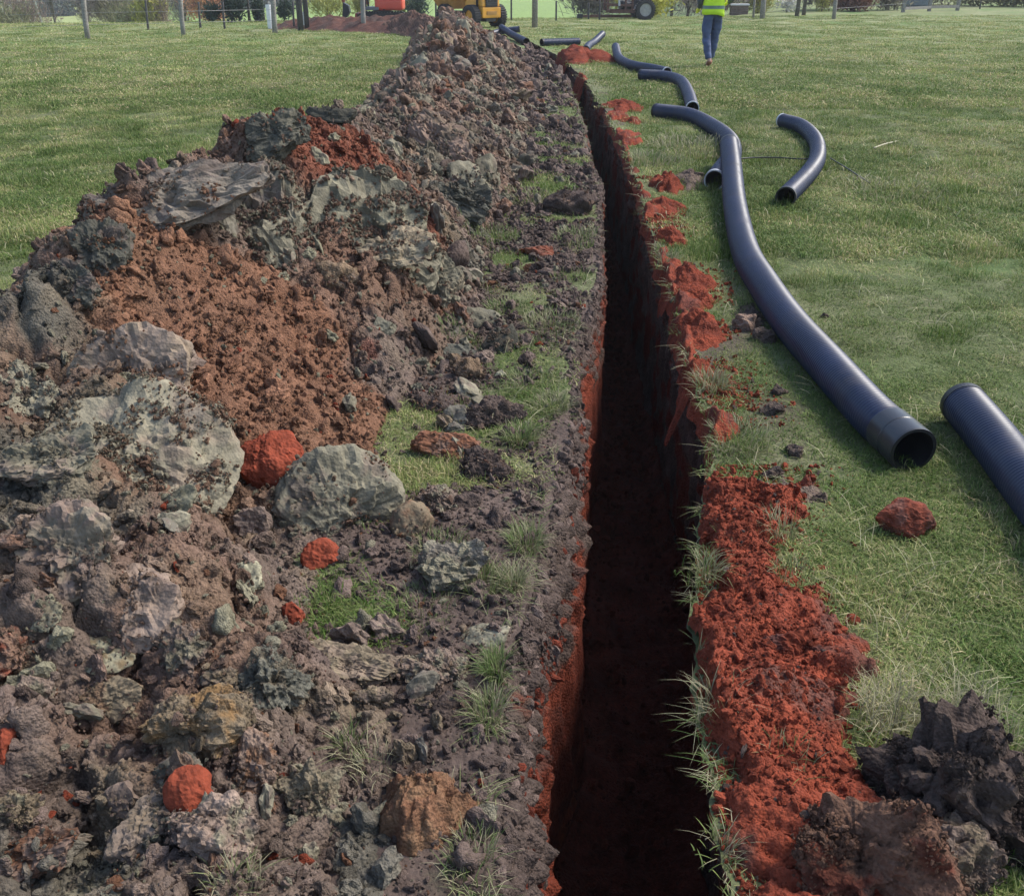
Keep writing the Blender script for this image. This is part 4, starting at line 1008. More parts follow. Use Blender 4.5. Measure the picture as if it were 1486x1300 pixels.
# ------------------------------------------------------------------ grass
def blades(P, az, lean, length, width, col, tip=1.25):
    """curved tapering blades as one mesh: 7 vertices and 5 triangles each"""
    n = len(P); ts = (0, .4, .75, 1.0); d = np.stack([np.cos(az), np.sin(az), 0 * az], 1); sd = np.stack([-np.sin(az), np.cos(az), 0 * az], 1)
    V = []; Cc = []
    for k, t in enumerate(ts):
        up = length * (t - 0.42 * np.minimum(lean, 1.9) * t * t); out = length * lean * t ** 1.6 * .85
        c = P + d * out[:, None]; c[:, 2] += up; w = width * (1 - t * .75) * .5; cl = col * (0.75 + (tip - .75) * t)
        if t < 1: V += [c - sd * w[:, None], c + sd * w[:, None]]; Cc += [cl, cl]
        else: V.append(c); Cc.append(cl)
    V = np.stack(V, 1).reshape(-1, 3); Cc = np.stack(Cc, 1).reshape(-1, 3); b = (np.arange(n) * 7)[:, None]
    F = np.concatenate([b + np.array(q)[None] for q in ((0, 1, 3), (0, 3, 2), (2, 3, 5), (2, 5, 4), (4, 5, 6))])
    return V, F, Cc


GREEN = np.array((0.150, 0.205, 0.062)); DGREEN = np.array((0.100, 0.158, 0.046)); STRAW = np.array((0.360, 0.330, 0.200)); OLIVE = np.array((0.205, 0.222, 0.096))


def blade_cols(r, n, straw=.22):
    k = r.uniform(0, 1, n)[:, None]; c = GREEN * (1 - k) + DGREEN * k; o = r.uniform(0, 1, n); c[o < .25] = OLIVE; c[o > 1 - straw] = STRAW * .9
    return c * r.uniform(.75, 1.3, (n, 1))


def patches(nvar, nb, rad, hmin, hmax, wid, straw, seed):
    out = []; r = np.random.default_rng(seed)
    for k in range(nvar):
        a = r.uniform(0, 6.283, nb); q = rad * np.sqrt(r.uniform(0, 1, nb)); P = np.stack([q * np.cos(a), q * np.sin(a), np.full(nb, -.006)], 1)
        az = r.normal(r.uniform(0, 6.28), 1.3, nb)
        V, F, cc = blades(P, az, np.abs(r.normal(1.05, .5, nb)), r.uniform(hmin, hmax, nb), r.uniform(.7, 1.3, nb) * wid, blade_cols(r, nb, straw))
        out.append(mesh_np('grass_patch', V, F, True, cc))
    return out


def grass_points(n, y0, y1, r, xr, clear=.02):
    y = y0 * np.exp(r.uniform(0, 1, n) * math.log(y1 / y0)) if y0 > 0 else r.uniform(y0, y1, n); x = r.uniform(-1, 1, n) * xr(y)
    dl = lipL(y, False) - x; dr = x - lipR(y, False); off = ((dl > clear) | (dr > clear)) | (y > TR_END)
    z, prof = heap_z(x, y, False); k = off & ~((prof > 0.03) & (dl > 0) & (dl < 3.4) & (y < 32.8))
    s = strip_mask(x, y); k &= r.uniform(0, 1, n) > s * 1.15
    k &= ~((bank_e(x, y, dr) > .3) & (y < 3) & (r.uniform(0, 1, n) < .992))
    return x[k], y[k]


def tint(x, y, r):
    n1 = fbm(xy(x, y, 0.7, 401), 3); n2 = fbm(xy(x, y * .6, 2.6, 403), 4); far = sstep(8, 26, y)[:, None]
    st = np.clip(sstep(-.30, .50, n1 * .8 + n2 * 1.2) + far[:, 0] * .15, 0, 1)[:, None]
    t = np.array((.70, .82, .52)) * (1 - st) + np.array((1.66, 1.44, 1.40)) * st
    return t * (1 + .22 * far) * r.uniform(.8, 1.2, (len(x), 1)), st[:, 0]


rg = np.random.default_rng(33)
for nm, cnt, y0, y1, xr, var, clr in (('grass', 13000, 1.0, 6.5, lambda y: 1.0 + y * .75, patches(6, 110, .11, .012, .040, .0032, .16, 1), .05),
                                     ('grass', 18000, 6.0, 15, lambda y: 1.0 + y * .72, patches(5, 100, .18, .014, .045, .0062, .18, 2), .13),
                                     ('grass', 30000, 13.5, 44, lambda y: 2.0 + y * .70, patches(5, 80, .36, .015, .045, .014, .2, 3), .30)):
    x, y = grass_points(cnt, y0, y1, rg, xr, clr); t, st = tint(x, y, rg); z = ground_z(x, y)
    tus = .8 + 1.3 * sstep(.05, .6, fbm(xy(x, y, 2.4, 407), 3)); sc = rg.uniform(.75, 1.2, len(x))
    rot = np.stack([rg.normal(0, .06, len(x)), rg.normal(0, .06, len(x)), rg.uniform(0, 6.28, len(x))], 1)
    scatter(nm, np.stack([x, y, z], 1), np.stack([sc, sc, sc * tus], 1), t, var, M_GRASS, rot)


def long_grass():
    r = np.random.default_rng(77); Vs = []; Fs = []; Cs = []; b = 0
    def put(P, az, lean, ln, wd, cc):
        nonlocal b
        V, F, c = blades(P, az, lean, ln, wd, cc); Vs.append(V); Fs.append(F + b); Cs.append(c); b += len(V)
    # fringes over both trench lips
    for side, n in ((1, 4200), (-1, 3000)):
        y = .95 * np.exp(r.uniform(0, 1, n) * math.log(18 / .95)); tuf = fbm(xy(y, y * 0 + side, 5, 9 + side), 3)
        k = tuf > np.where(y < 3.2, .20, .04); y = y[k]; m = len(y); x = (lipR(y) + np.abs(r.normal(0, .035, m)) - .008) if side > 0 else lipL(y) - np.abs(r.normal(0, .04, m)) - .01
        P = np.stack([x, y, ground_z(x, y) - .004], 1); az = r.normal(math.pi if side > 0 else 0, 1.6, m)
        put(P, az, np.abs(r.normal(1.5, .7, m)), r.uniform(.012, .058, m) * (1 + y * .03), np.maximum(.0024, y * .0010), blade_cols(r, m, .45))
    # tufts left standing in the strip, on the heap and in the red soil
    for (u, v, sp, n, ln, straw) in ((610, 885, .10, 420, .04, .2), (560, 905, .08, 300, .035, .2), (480, 880, .07, 200, .035, .1), (700, 850, .06, 420, .085, .3), (745, 850, .03, 200, .09, .6), (755, 640, .06, 420, .09, .2),
                                     (765, 790, .06, 420, .08, .25), (640, 800, .09, 320, .05, .3), (725, 975, .04, 420, .08, .1), (715, 1040, .05, 380, .075, .35), (508, 1085, .03, 120, .065, .45), (540, 1115, .05, 90, .065, .9),
                                     (690, 1255, .06, 260, .055, .5), (740, 1270, .04, 200, .06, .8), (340, 1275, .05, 160, .05, .6), (735, 450, .12, 260, .06, .3), (665, 490, .10, 260, .05, .25), (715, 345, .2, 420, .07, .35),
                                     (800, 470, .15, 400, .08, .5), (800, 590, .08, 320, .07, .5), (845, 350, .2, 420, .08, .35), (770, 290, .2, 380, .08, .5), (690, 345, .12, 200, .06, .3), (770, 560, .12, 300, .06, .3),
                                     (1130, 790, .05, 110, .10, .6), (1150, 850, .06, 160, .06, .3), (1020, 845, .05, 220, .08, .5), (985, 885, .035, 120, .08, .7), (1000, 950, .03, 140, .09, .4), (1005, 1025, .05, 150, .075, .6),
                                     (1045, 1240, .035, 150, .075, .5), (1040, 1040, .05, 60, .1, .9), (1060, 800, .05, 70, .06, .5), (1140, 1120, .06, 50, .06, .3), (1030, 560, .08, 320, .09, .55), (960, 380, .1, 260, .1, .6), (1070, 640, .12, 420, .09, .45),
                                     (1010, 215, .5, 520, .14, .7), (940, 235, .3, 380, .13, .5), (1290, 280, .45, 380, .1, .85), (1220, 970, .05, 70, .08, .9), (1330, 1010, .10, 120, .05, .5), (1290, 1035, .06, 160, .10, .9), (1390, 1030, .12, 260, .08, .7), (1440, 1090, .09, 380, .09, .5)):
        p = hit(u, v); q = sp * np.sqrt(r.uniform(0, 1, n)); a = r.uniform(0, 6.28, n); x = p[0] + q * np.cos(a); y = p[1] + q * np.sin(a) * 1.3; z = surf_z(x, y)
        ok = np.abs(z - p[2]) < .25; ins = (x > lipL(y)) & (x < lipR(y)); ok &= ~ins; x, y, z, a2 = x[ok], y[ok], z[ok], a[ok]; m = len(x)
        if u in (1130, 1150, 1060, 1140, 1040, 1020): z = z + .045
        put(np.stack([x, y, z - .004], 1), a2 + r.normal(0, .8, m), np.abs(r.normal(.7, .45, m)), r.uniform(.45, 1.1, m) * ln, np.maximum(.0026, y * .0011) * r.uniform(.7, 1.2, m), blade_cols(r, m, straw) * .9)
    # straw wisps lying in the near turf
    n = 1500; x, y = grass_points(n * 4, 1.0, 12, r, lambda t: 1 + t * .75); k = fbm(xy(x, y, 1.7, 501), 3) > .1; x, y = x[k][:n], y[k][:n]; m = len(x)
    put(np.stack([x, y, ground_z(x, y) + .015], 1), r.uniform(0, 6.28, m), r.uniform(1.1, 2.1, m), r.uniform(.05, .13, m), np.maximum(.0022, y * .0009), STRAW[None] * r.uniform(.8, 1.5, (m, 1)))
    # roots and stems sticking from the upturned sod
    p = hit(1330, 1080); m = 420; x = p[0] + r.uniform(-.12, .22, m); y = p[1] + r.uniform(-.03, .12, m); z = np.full(m, p[2]) + r.uniform(0, .06, m)
    put(np.stack([x, y, z], 1), r.uniform(0, 6.28, m), r.uniform(.3, 1.4, m), r.uniform(.04, .12, m), np.full(m, .0025), STRAW[None] * r.uniform(.5, 1.2, (m, 1)))
    tag(link('long_grass', mesh_np('long_grass', np.vstack(Vs), np.vstack(Fs), True, np.vstack(Cs)), M_TUFT), kind='stuff')


long_grass()


# ------------------------------------------------------------------ the far side of the field: posts, trees, machines
def place(u, D, dz=0.0):
    """a spot on the terrain D metres ahead in the direction of picture column u"""
    x = (u - 743) / FPX * (D * _cp + CAMH * _sp); return np.array((x, D, float(ground_z([x], [D])[0]) + dz))


def v2D(v):
    return CAMH / math.tan(PITCH + math.atan((v - 650) / FPX))


def post(u, v, hgt, r, label, name='fence_post', cat='fence post', mat=None, group='posts along the far fence', lean=0.0):
    lean = lean - (u - 743) / 743 * .11 * min(hgt, 1.2); p = place(u, v2D(v)); m = MB(); q = [(0, 0, -.2), (lean * .3, 0, hgt * .35), (lean * .6, .01, hgt * .7), (lean, 0, hgt - .03), (lean, 0, hgt)]
    m.tube(q, [r * 1.04, r, r * .98, r * .97, r * .75], 9); return tag(m.build(name, mat or M_WOOD, smooth=True, loc=tuple(p)), label, cat, group)


for a in ((127, 57, 1.05, .07, 'left end grey fence post standing nearest the camera'), (266, 52, 1.0, .065, 'grey fence post left of the orange tree'), (399, 48, 1.05, .08, 'stout fence post beside a white tree guard'),
          (1210, 28, 1.5, .075, 'lone grey fence post right of the bare twin trunks'), (1093, 28, 1.6, .045, 'thin fence post left of the thick pale one'), (1106, 29, 1.7, .10, 'thick pale fence post behind the person')):
    post(*a)
for u, v, h, lab in ((215, 44, .9, 'slim dark stake before the yellow willow'), (291, 43, .8, 'slim stake under the orange tree'), (427, 43, .8, 'slim stake left of the dark twin poles'), (326, 43, .8, 'slim stake among small conifers'),
                     (633, 34, 1.0, 'slim stake between red digger and yellow dumper'), (742, 31, .75, 'slim stake left of the tall grey pole'), (807, 30, .7, 'slim stake right of the tall grey pole'),
                     (854, 29, .6, 'slim stake left of the old trailer frame'), (870, 29, .7, 'slim stake beside the trailer frame, close to it'), (1422, 14, 1.0, 'slim stake at the far right of the rail fence')):
    post(u, v, h, .035, lab, 'stake', 'stake', M_DKWOOD, 'slim stakes of the wire fence')
post(776, 41, 4.2, .095, 'tall grey wooden pole standing alone in mid field', 'pole', 'pole', M_WOOD, None)
post(437, 46, 4.5, .095, 'front one of the dark twin poles by the red earth heap', 'pole', 'pole', M_DKWOOD, 'dark twin poles')
post(446, 44, 4.5, .08, 'rear one of the dark twin poles by the red earth heap', 'pole', 'pole', M_DKWOOD, 'dark twin poles')
post(528, 46, 1.15, .075, 'pale post stump standing before the red earth heap', 'fence_post', 'fence post', plain_mat('pale post wood', (.25, .24, .21), .85, var=.2, bump=.2), 'posts along the far fence')


def guard(u, v, h, r, label):
    p = place(u, v2D(v)); m = MB(); z = np.linspace(0, h, 25); m.tube([(0, 0, t) for t in z], r + .004 * (np.arange(25) % 2), 16, caps=False); m.tube([(0, 0, t) for t in z[::-1]], r - .012, 16, caps=False)
    tag(m.build('tree_guard', M_WHITE, smooth=True, loc=tuple(p)), label, 'tree guard', 'white plastic tree guards')


guard(393, 42, .72, .09, 'white tube beside the stout fence post'); guard(444, 43, .5, .09, 'white tube at the foot of the dark twin poles')


def wire_run(label, pts, hs, name='wire_fence'):
    t = thing(name, label, 'wire fence', tuple(place(*pts[0])))
    for h in hs:
        m = MB(); q = [place(u, D) - np.array(t.location) + np.array((0, 0, h)) for u, D in pts]; m.tube(q, .004, 5); m.build('wire', M_WIRE, t, True)
    return t


wire_run('plain wires strung between the grey posts on the left', [(20, 27.3), (127, v2D(57)), (266, v2D(52)), (399, v2D(48))], (.35, .65, .95))
wire_run('plain wires strung past the bare twin trunks on the right', [(1093, v2D(28)), (1210, v2D(28)), (1310, v2D(20))], (.4, .8, 1.2))


def rail_fence():
    t = thing('rail_fence', 'grey timber rail fence before the blue grey tank', 'rail fence', tuple(place(1310, v2D(19)))); L = np.array(t.location); ps = [(1310, 19), (1348, 17), (1389, 16)]
    q = [place(u, v2D(v)) - L for u, v in ps]
    for a in q: m = MB(); m.box(a + np.array((0, 0, .65)), (.14, .14, 1.6), bev=.01); m.build('post', M_WOOD, t)
    for i in range(2):
        for h in (.18, .75, 1.25):
            a, b = q[i] + np.array((0, 0, h)), q[i + 1] + np.array((0, 0, h)); d = b - a; m = MB()
            m.box((a + b) / 2 + np.array((0, -.09, 0)), (np.linalg.norm(d), .035, .12), (0, 0, math.atan2(d[1], d[0])), .006); m.build('rail', M_WOOD, t)


rail_fence()


# ---- trees and bushes
def plant(name, label, cat, u, D, crown_w, hgt, col, trunk=.25, n=1400, leaf=.09, twig=.5, shape=1.0, group=None, seed=0, gap=.35, dense=False):
    p = place(u, D); r = np.random.default_rng(seed + int(u) + int(D * 10)); t = thing(name, label, cat, tuple(p), group=group)
    m = MB(); rw = crown_w / 2; tr = max(.02, hgt * .018); zc = hgt * (trunk + (1 - trunk) / 2); hz = hgt * (1 - trunk) / 2
    m.tube([(0, 0, -.3), (r.normal(0, .03), 0, hgt * .3), (r.normal(0, .06), r.normal(0, .06), hgt * .6), (0, 0, hgt * .92)], [tr * 1.3, tr, tr * .7, tr * .2], 8)
    tips = []
    for k in range(9):
        a = r.uniform(0, 6.28); z0 = hgt * r.uniform(trunk * .6, .55); L = rw * r.uniform(.5, 1.0); e = np.array((L * math.cos(a), L * math.sin(a), min(hgt * .95, z0 + hgt * r.uniform(.15, .45))))
        mid = np.array((e[0] * .45, e[1] * .45, z0 + (e[2] - z0) * .6)); m.tube([(0, 0, z0), mid, e], [tr * .6, tr * .38, tr * .12], 5); tips.append(e); tips.append(mid)
    m.build('trunk', M_BARK, t, True)
    cl = []
    for k in range(16):
        v = r.normal(size=3); v /= np.linalg.norm(v); q = r.uniform(.25, .85); cl.append(np.array((v[0] * rw * q, v[1] * rw * q, zc + v[2] * hz * q * shape)))
    cl = np.array(cl + tips); cl = cl[r.uniform(0, 1, len(cl)) > gap * .4]
    k = r.integers(0, len(cl)); ci = r.integers(0, len(cl), n); sp = np.array((rw * .30, rw * .30, hz * .26)); P = cl[ci] + r.normal(size=(n, 3)) * sp; P[:, 2] = np.clip(P[:, 2], hgt * trunk * .35, hgt * 1.03)
    w = leaf * r.uniform(.5, 1.2, n); h = w * r.uniform(1.2, 2.2, n)
    tw = r.uniform(0, 1, n) < twig; w = np.where(tw, w * .22, w); h = np.where(tw, h * 3.0, h)
    A = r.normal(size=(n, 3)); A[tw] = A[tw] * .45 + np.array((0, 0, 1.2)) + (P[tw] - np.array((0, 0, zc))) / max(rw, hz) * .7; A /= np.linalg.norm(A, axis=1)[:, None]
    B = np.cross(A, r.normal(size=(n, 3))); B /= np.linalg.norm(B, axis=1)[:, None] + 1e-9
    V = np.stack([P - B * w[:, None] / 2, P + B * w[:, None] / 2, P + A * h[:, None] + B * w[:, None] * .3, P + A * h[:, None] - B * w[:, None] * .3], 1).reshape(-1, 3)
    F = np.arange(4 * n).reshape(-1, 4); tone = r.uniform(.65, 1.35, len(cl))[ci] * r.uniform(.8, 1.2, n); cc = np.repeat(np.asarray(col)[None] * tone[:, None], 4, 0)
    o = link('crown', mesh_np('crown', V, F, False, cc), M_LEAF, t); return t


GREYB = (.22, .195, .17); DKCON = (.060, .085, .062); WIL = (.40, .38, .09); OLV = (.21, .21, .11); PINK = (.29, .22, .175); GB2 = (.16, .15, .14)
plant('bare_shrub', 'pinkish bare shrub near the left picture edge', 'shrub', 34, 60, 2.6, 3.1, PINK, trunk=.05, twig=.8, n=2600)
plant('bare_shrub', 'dull green scrub at the very left edge before the pylon', 'shrub', 4, 56, 2.4, 2.0, OLV, trunk=.02, twig=.6, n=2000)
plant('dead_tree', 'dark broken trunk with thin twigs left of the first post', 'tree', 76, 52, .9, 3.0, GB2, trunk=.3, n=420, twig=.95)
plant('willow_tree', 'broad grey brown willow right of the first post', 'tree', 154, 60, 2.9, 3.9, (.25, .225, .16), trunk=.22, n=4200, twig=.75, leaf=.13)
plant('bare_shrub', 'small grey shrub touching the first post', 'shrub', 122, 58, 1.0, 2.9, GREYB, trunk=.3, twig=.8, n=1000)
plant('bare_shrub', 'low olive bush between brown willow and yellow willow', 'shrub', 188, 57, 2.6, 1.9, OLV, trunk=.02, twig=.6, n=2200)
plant('willow_tree', 'slender yellow green willow left of the grey post', 'tree', 213, 56, 1.5, 3.4, WIL, trunk=.03, n=3200, twig=.6)
plant('bare_shrub', 'buff shrub just right of the yellow willow', 'shrub', 231, 56, .9, 2.0, PINK, trunk=.05, twig=.8, n=1100)
plant('flowering_tree', 'round orange tree in spring leaf by the grey post', 'tree', 301, 64, 2.1, 3.7, (.52, .25, .14), trunk=.46, n=4200, twig=.3, leaf=.10, gap=0)
plant('bare_tree', 'grey leafless tree left of the orange one', 'tree', 264, 66, 2.4, 4.0, GREYB, trunk=.45, n=2200, twig=.9)
for u, w, h, lab in ((310, .8, .75, 'low rounded dark bush below the orange tree'), (334, .6, 1.05, 'first dark conifer right of the orange tree'), (348, .75, 1.3, 'biggest dark conifer in the young row'), (375, .65, 1.15, 'dark conifer left of the white tube'), (414, .85, .8, 'squat dark conifer right of the stout post')):
    plant('young_conifer', lab, 'conifer', u, 38.5, w * .62, h * .85, DKCON, trunk=.05, n=900, leaf=.07, twig=.3, group='young dark conifers in a row', gap=.1)
plant('sapling', 'bare sapling rising between the dark conifers', 'tree', 362, 39, .9, 2.6, GB2, trunk=.3, n=220, twig=1.0)
plant('sapling', 'bare sapling left of the white tube', 'tree', 384, 39, .8, 2.4, GB2, trunk=.3, n=200, twig=1.0)
plant('yellow_bush', 'wide yellow green bush behind the red earth heap', 'bush', 476, 47, 1.9, 1.5, (.32, .33, .10), trunk=.1, twig=.7)
plant('yellow_bush', 'narrow yellow bush left of the red digger', 'bush', 524, 46, .7, 1.3, (.33, .31, .10), trunk=.1, twig=.7, n=700)
plant('yellow_bush', 'yellow green bush right of the red digger', 'bush', 592, 47, 1.1, 1.5, (.30, .32, .09), trunk=.1, twig=.7, n=900)
plant('dark_bush', 'low dark bush behind the heap right of the digger', 'bush', 604, 42, 1.0, .8, DKCON, trunk=.05, twig=.5, n=700)
plant('bramble_bush', 'large brown leafless bramble left of the old trailer', 'bush', 862, 44, 2.0, 1.5, (.20, .18, .145), trunk=.01, n=3600, twig=.85, leaf=.10)
plant('yellow_bush', 'large bright yellow green bush behind the old trailer', 'bush', 932, 43.5, 2.1, 1.3, (.42, .42, .08), trunk=.01, n=3800, twig=.5, leaf=.09)
plant('bare_tree', 'grey leafless tree right of the bright bush', 'tree', 975, 46, 1.8, 3.2, GREYB, trunk=.06, n=2000, twig=.9, leaf=.11)
plant('bare_tree', 'grey leafless tree left of the person', 'tree', 998, 47, 1.8, 3.4, GREYB, trunk=.06, n=2000, twig=.9, leaf=.11)
plant('bramble_bush', 'grey brown thicket just behind the person', 'bush', 1030, 49, 3.0, 1.5, (.20, .185, .155), trunk=.01, n=2600, twig=.9, leaf=.12)
plant('yellow_bush', 'yellow twigged bush behind the pale thick post', 'bush', 1100, 50, 1.3, 1.5, (.38, .37, .10), trunk=.01, n=1500, twig=.8)
plant('bare_tree', 'left one of the dark twin trunks beyond the wire fence', 'tree', 1156, 43, 1.0, 4.2, GB2, trunk=.35, n=350, twig=1.0)
plant('bare_tree', 'right one of the dark twin trunks beyond the wire fence', 'tree', 1166, 44, 1.0, 4.0, GB2, trunk=.35, n=350, twig=1.0)
plant('white_shrub', 'shrub in white blossom left of the twin trunks', 'shrub', 1142, 49, 1.0, .8, (.55, .54, .50), trunk=.05, n=600, twig=.3, leaf=.06)
plant('bramble_bush', 'grey thicket right of the twin trunks', 'bush', 1185, 51, 2.8, 1.6, GREYB, trunk=.01, n=2600, twig=.9, leaf=.12)
plant('yellow_bush', 'thin yellow bush right of the twin trunks', 'bush', 1192, 48, .6, 1.3, (.38, .36, .10), trunk=.02, n=800, twig=.8)
plant('bramble_bush', 'rusty brown bramble mound left of the rail fence', 'bush', 1240, 48.5, 1.9, 1.0, (.175, .085, .06), trunk=.01, n=2800, twig=.6, leaf=.10)
plant('bramble_bush', 'buff thicket between bramble mound and rail fence', 'bush', 1285, 50, 1.6, 1.4, (.26, .235, .18), trunk=.01, n=2000, twig=.9, leaf=.11)
plant('bramble_bush', 'olive thicket right of the rail fence', 'bush', 1415, 56, 4.0, 1.1, (.22, .22, .11), trunk=.01, n=2800, twig=.6, leaf=.12)
plant('bramble_bush', 'olive brown thicket in the far right corner', 'bush', 1475, 55, 2.6, 1.2, (.18, .185, .09), trunk=.01, n=2400, twig=.6, leaf=.12)
plant('bramble_bush', 'grey thicket behind the rail fence and tank', 'bush', 1350, 58, 3.8, 1.5, GREYB, trunk=.01, n=2800, twig=.9, leaf=.13)


def leaf_mass(name, n, spots, size, cols, kind=None, seed=1, parent=None):
    r = np.random.default_rng(seed); ci = r.integers(0, len(spots), n); S = np.array(spots, float); P = S[ci, :3] + r.normal(size=(n, 3)) * S[ci, 3:6] * .5
    A = r.normal(size=(n, 3)); A /= np.linalg.norm(A, axis=1)[:, None]; B = np.cross(A, r.normal(size=(n, 3))); B /= np.linalg.norm(B, axis=1)[:, None]; w = size * r.uniform(.5, 1.3, n)[:, None]
    V = np.stack([P - A * w - B * w * .6, P + A * w - B * w * .6, P + A * w * .7 + B * w, P - A * w * .7 + B * w], 1).reshape(-1, 3); cols = np.array(cols)
    tone = r.uniform(.7, 1.3, len(spots))[ci] * r.uniform(.8, 1.2, n); cc = np.repeat(cols[ci % len(cols)] * tone[:, None], 4, 0)
    o = link(name, mesh_np(name, V, np.arange(4 * n).reshape(-1, 4), False, cc), M_LEAF, parent); return tag(o, kind=kind) if kind else o


def far_woods():
    r = np.random.default_rng(5); sp = []
    for k in range(90):
        D = r.uniform(169, 205); u = r.uniform(-80, 330 + 110 * (D > 176)); D = D + 12 * (abs(u - 176) < 26); p = place(u, D); h = r.uniform(4, 8); sp.append((p[0], p[1], p[2] + h * .5, r.uniform(2.5, 5), 3, h * .62))
    leaf_mass('far_woodland', 16000, sp, .55, [(.15, .165, .15), (.175, .175, .165), (.20, .19, .18), (.14, .16, .14), (.21, .205, .15)], 'stuff', 4)
    sp = []
    for k in range(60):
        t = k / 59; D = 158 + 14 * t; u = 312 + 128 * t; p = place(u, D); sp.append((p[0], p[1], p[2] + .9, 1.4, 1.0, 1.5))
    o = leaf_mass('hedge', 5000, sp, .28, [(.11, .125, .11), (.14, .14, .125)], None, 6); tag(o, 'dark hedge climbing the left side of the bright green field', 'hedge')
    sp = []
    for k in range(50):
        t = k / 49; p = place(36 + 60 * t, 147 + 3 * t); sp.append((p[0], p[1], p[2] + .6, 1.0, .8, 1.0))
    o = leaf_mass('hedge', 2600, sp, .25, [(.06, .085, .06), (.08, .10, .07)], None, 8); tag(o, 'low dark hedge across the pale field on the left', 'hedge')
    for u, D, w, h, lab in ((330, 166, 7, 6, 'round grey tree at the top left end of the hedge'), (300, 164, 6, 5, 'pale trees clump behind the orange tree'), (200, 160, 8, 6, 'dark tree mass behind the yellow willow')):
        plant('far_tree', lab, 'tree', u, D, w, h, (.20, .20, .185), n=1800, leaf=.4, twig=.3, trunk=.15)


far_woods()


def house():
    t = thing('brick_house', 'orange brick house far off above the brown willow', 'house', tuple(place(176, 173)), math.radians(20)); m = MB(); m.box((0, 0, 2.2), (7.5, 6, 5.4)); w = m.build('wall', plain_mat('orange brick', (.50, .26, .17), .9, var=.15, scale=3), t)
    m = MB(); m.add([(-4.1, -3.4, 4.9), (4.1, -3.4, 4.9), (4.1, 0, 7.4), (-4.1, 0, 7.4), (4.1, 3.4, 4.9), (-4.1, 3.4, 4.9)], [(0, 1, 2, 3), (3, 2, 4, 5), (0, 3, 5), (1, 4, 2), (0, 5, 4, 1)]); m.build('roof', plain_mat('roof tiles', (.22, .10, .08), .9), t)
    for x in (-2.2, 0, 2.2):
        for z in (.9, 3.4):
            m = MB(); m.box((x, -3.04, z), (1.1, .1, 1.2)); f = m.build('window', M_WHITE, t); m = MB(); m.box((x, -3.10, z), (.9, .04, 1.0)); m.build('pane', plain_mat('window glass', (.05, .06, .08), .1), f)


def pylon():
    t = thing('pylon', 'pale lattice pylon far off at the left picture edge', 'pylon', tuple(place(9, 120))); m = MB(); g = plain_mat('pale green steel', (.34, .40, .36), .6); H = 22
    c = lambda k, z: ((2.0 * (1 - z / H) + .35) * (1 if k in (0, 1) else -1), (2.0 * (1 - z / H) + .35) * (1 if k in (0, 3) else -1), z)
    for k in range(4): m = MB(); m.cyl(c(k, -.5), c(k, H), .14, 6); m.build('leg', g, t)
    m = MB(); zs = np.linspace(0, H, 10)
    for i in range(9):
        for k in range(4): j = (k + 1) % 4; m.cyl(c(k, zs[i]), c(j, zs[i + 1]), .07, 5); m.cyl(c(j, zs[i]), c(k, zs[i + 1]), .07, 5)
    m.build('bracing', g, t); m = MB()
    for z in (15, 18.5, 21.5): m.box((0, 0, z), (9, .3, .3))
    m.build('crossarm', g, t)


house(); pylon()

# ---- machines
M_ORANGE = plain_mat('red orange paint', (.62, .085, .05), .38, var=.08, scale=3); M_YEL = plain_mat('amber yellow paint', (.66, .31, .03), .4, var=.12, scale=4); M_YELD = plain_mat('dusty amber skip', (.42, .22, .05), .6, var=.25, scale=5)
M_BLACK = plain_mat('black steel', (.022, .022, .024), .5); M_RUB = plain_mat('tyre rubber', (.030, .029, .029), .85, bump=.2); M_DKRED = plain_mat('dull red arm paint', (.30, .075, .05), .5); M_GLASS = plain_mat('tinted cab glass', (.10, .14, .20), .08, spec=.8)
M_RUST = plain_mat('rusty iron', (.12, .062, .048), .85, var=.4, scale=20, bump=.3); M_RIMG = plain_mat('grey wheel rim', (.33, .32, .31), .6, var=.2); M_GREYM = plain_mat('grey machine steel', (.14, .14, .15), .5)


def wheel(parent, c, r, w, rimmat):
    a = np.linspace(0, 2 * math.pi, 29); prof = np.array(((.62, -.5), (.80, -.52), (.95, -.46), (1.0, -.3), (1.0, .3), (.95, .46), (.80, .52), (.62, .5)))
    V = np.stack([np.stack([prof[:, 1] * w, np.cos(t) * prof[:, 0] * r, np.sin(t) * prof[:, 0] * r], 1) for t in a[:-1]]); n = 8; m = MB(); F = []
    for i in range(28):
        for j in range(n): F.append((i * n + j, ((i + 1) % 28) * n + j, ((i + 1) % 28) * n + (j + 1) % n, i * n + (j + 1) % n))
    m.add(V.reshape(-1, 3), F)
    for i in range(28): t = a[i] + .05; m.box((0, math.cos(t) * r, math.sin(t) * r), (w * .9, .05 * r / .33, .045 * r / .33), (t, 0, 0), .0)
    ty = m.build('wheel', M_RUB, parent, False, loc=c)
    m = MB(); m.cyl((-w * .30, 0, 0), (w * .30, 0, 0), r * .63, 24); m.cyl((-w * .42, 0, 0), (w * .42, 0, 0), r * .2, 16)
    for k in range(5): t = k * 1.2566; m.cyl((-w * .36, math.cos(t) * r * .36, math.sin(t) * r * .36), (w * .36, math.cos(t) * r * .36, math.sin(t) * r * .36), r * .05, 8)
    m.build('rim', rimmat, ty); return ty


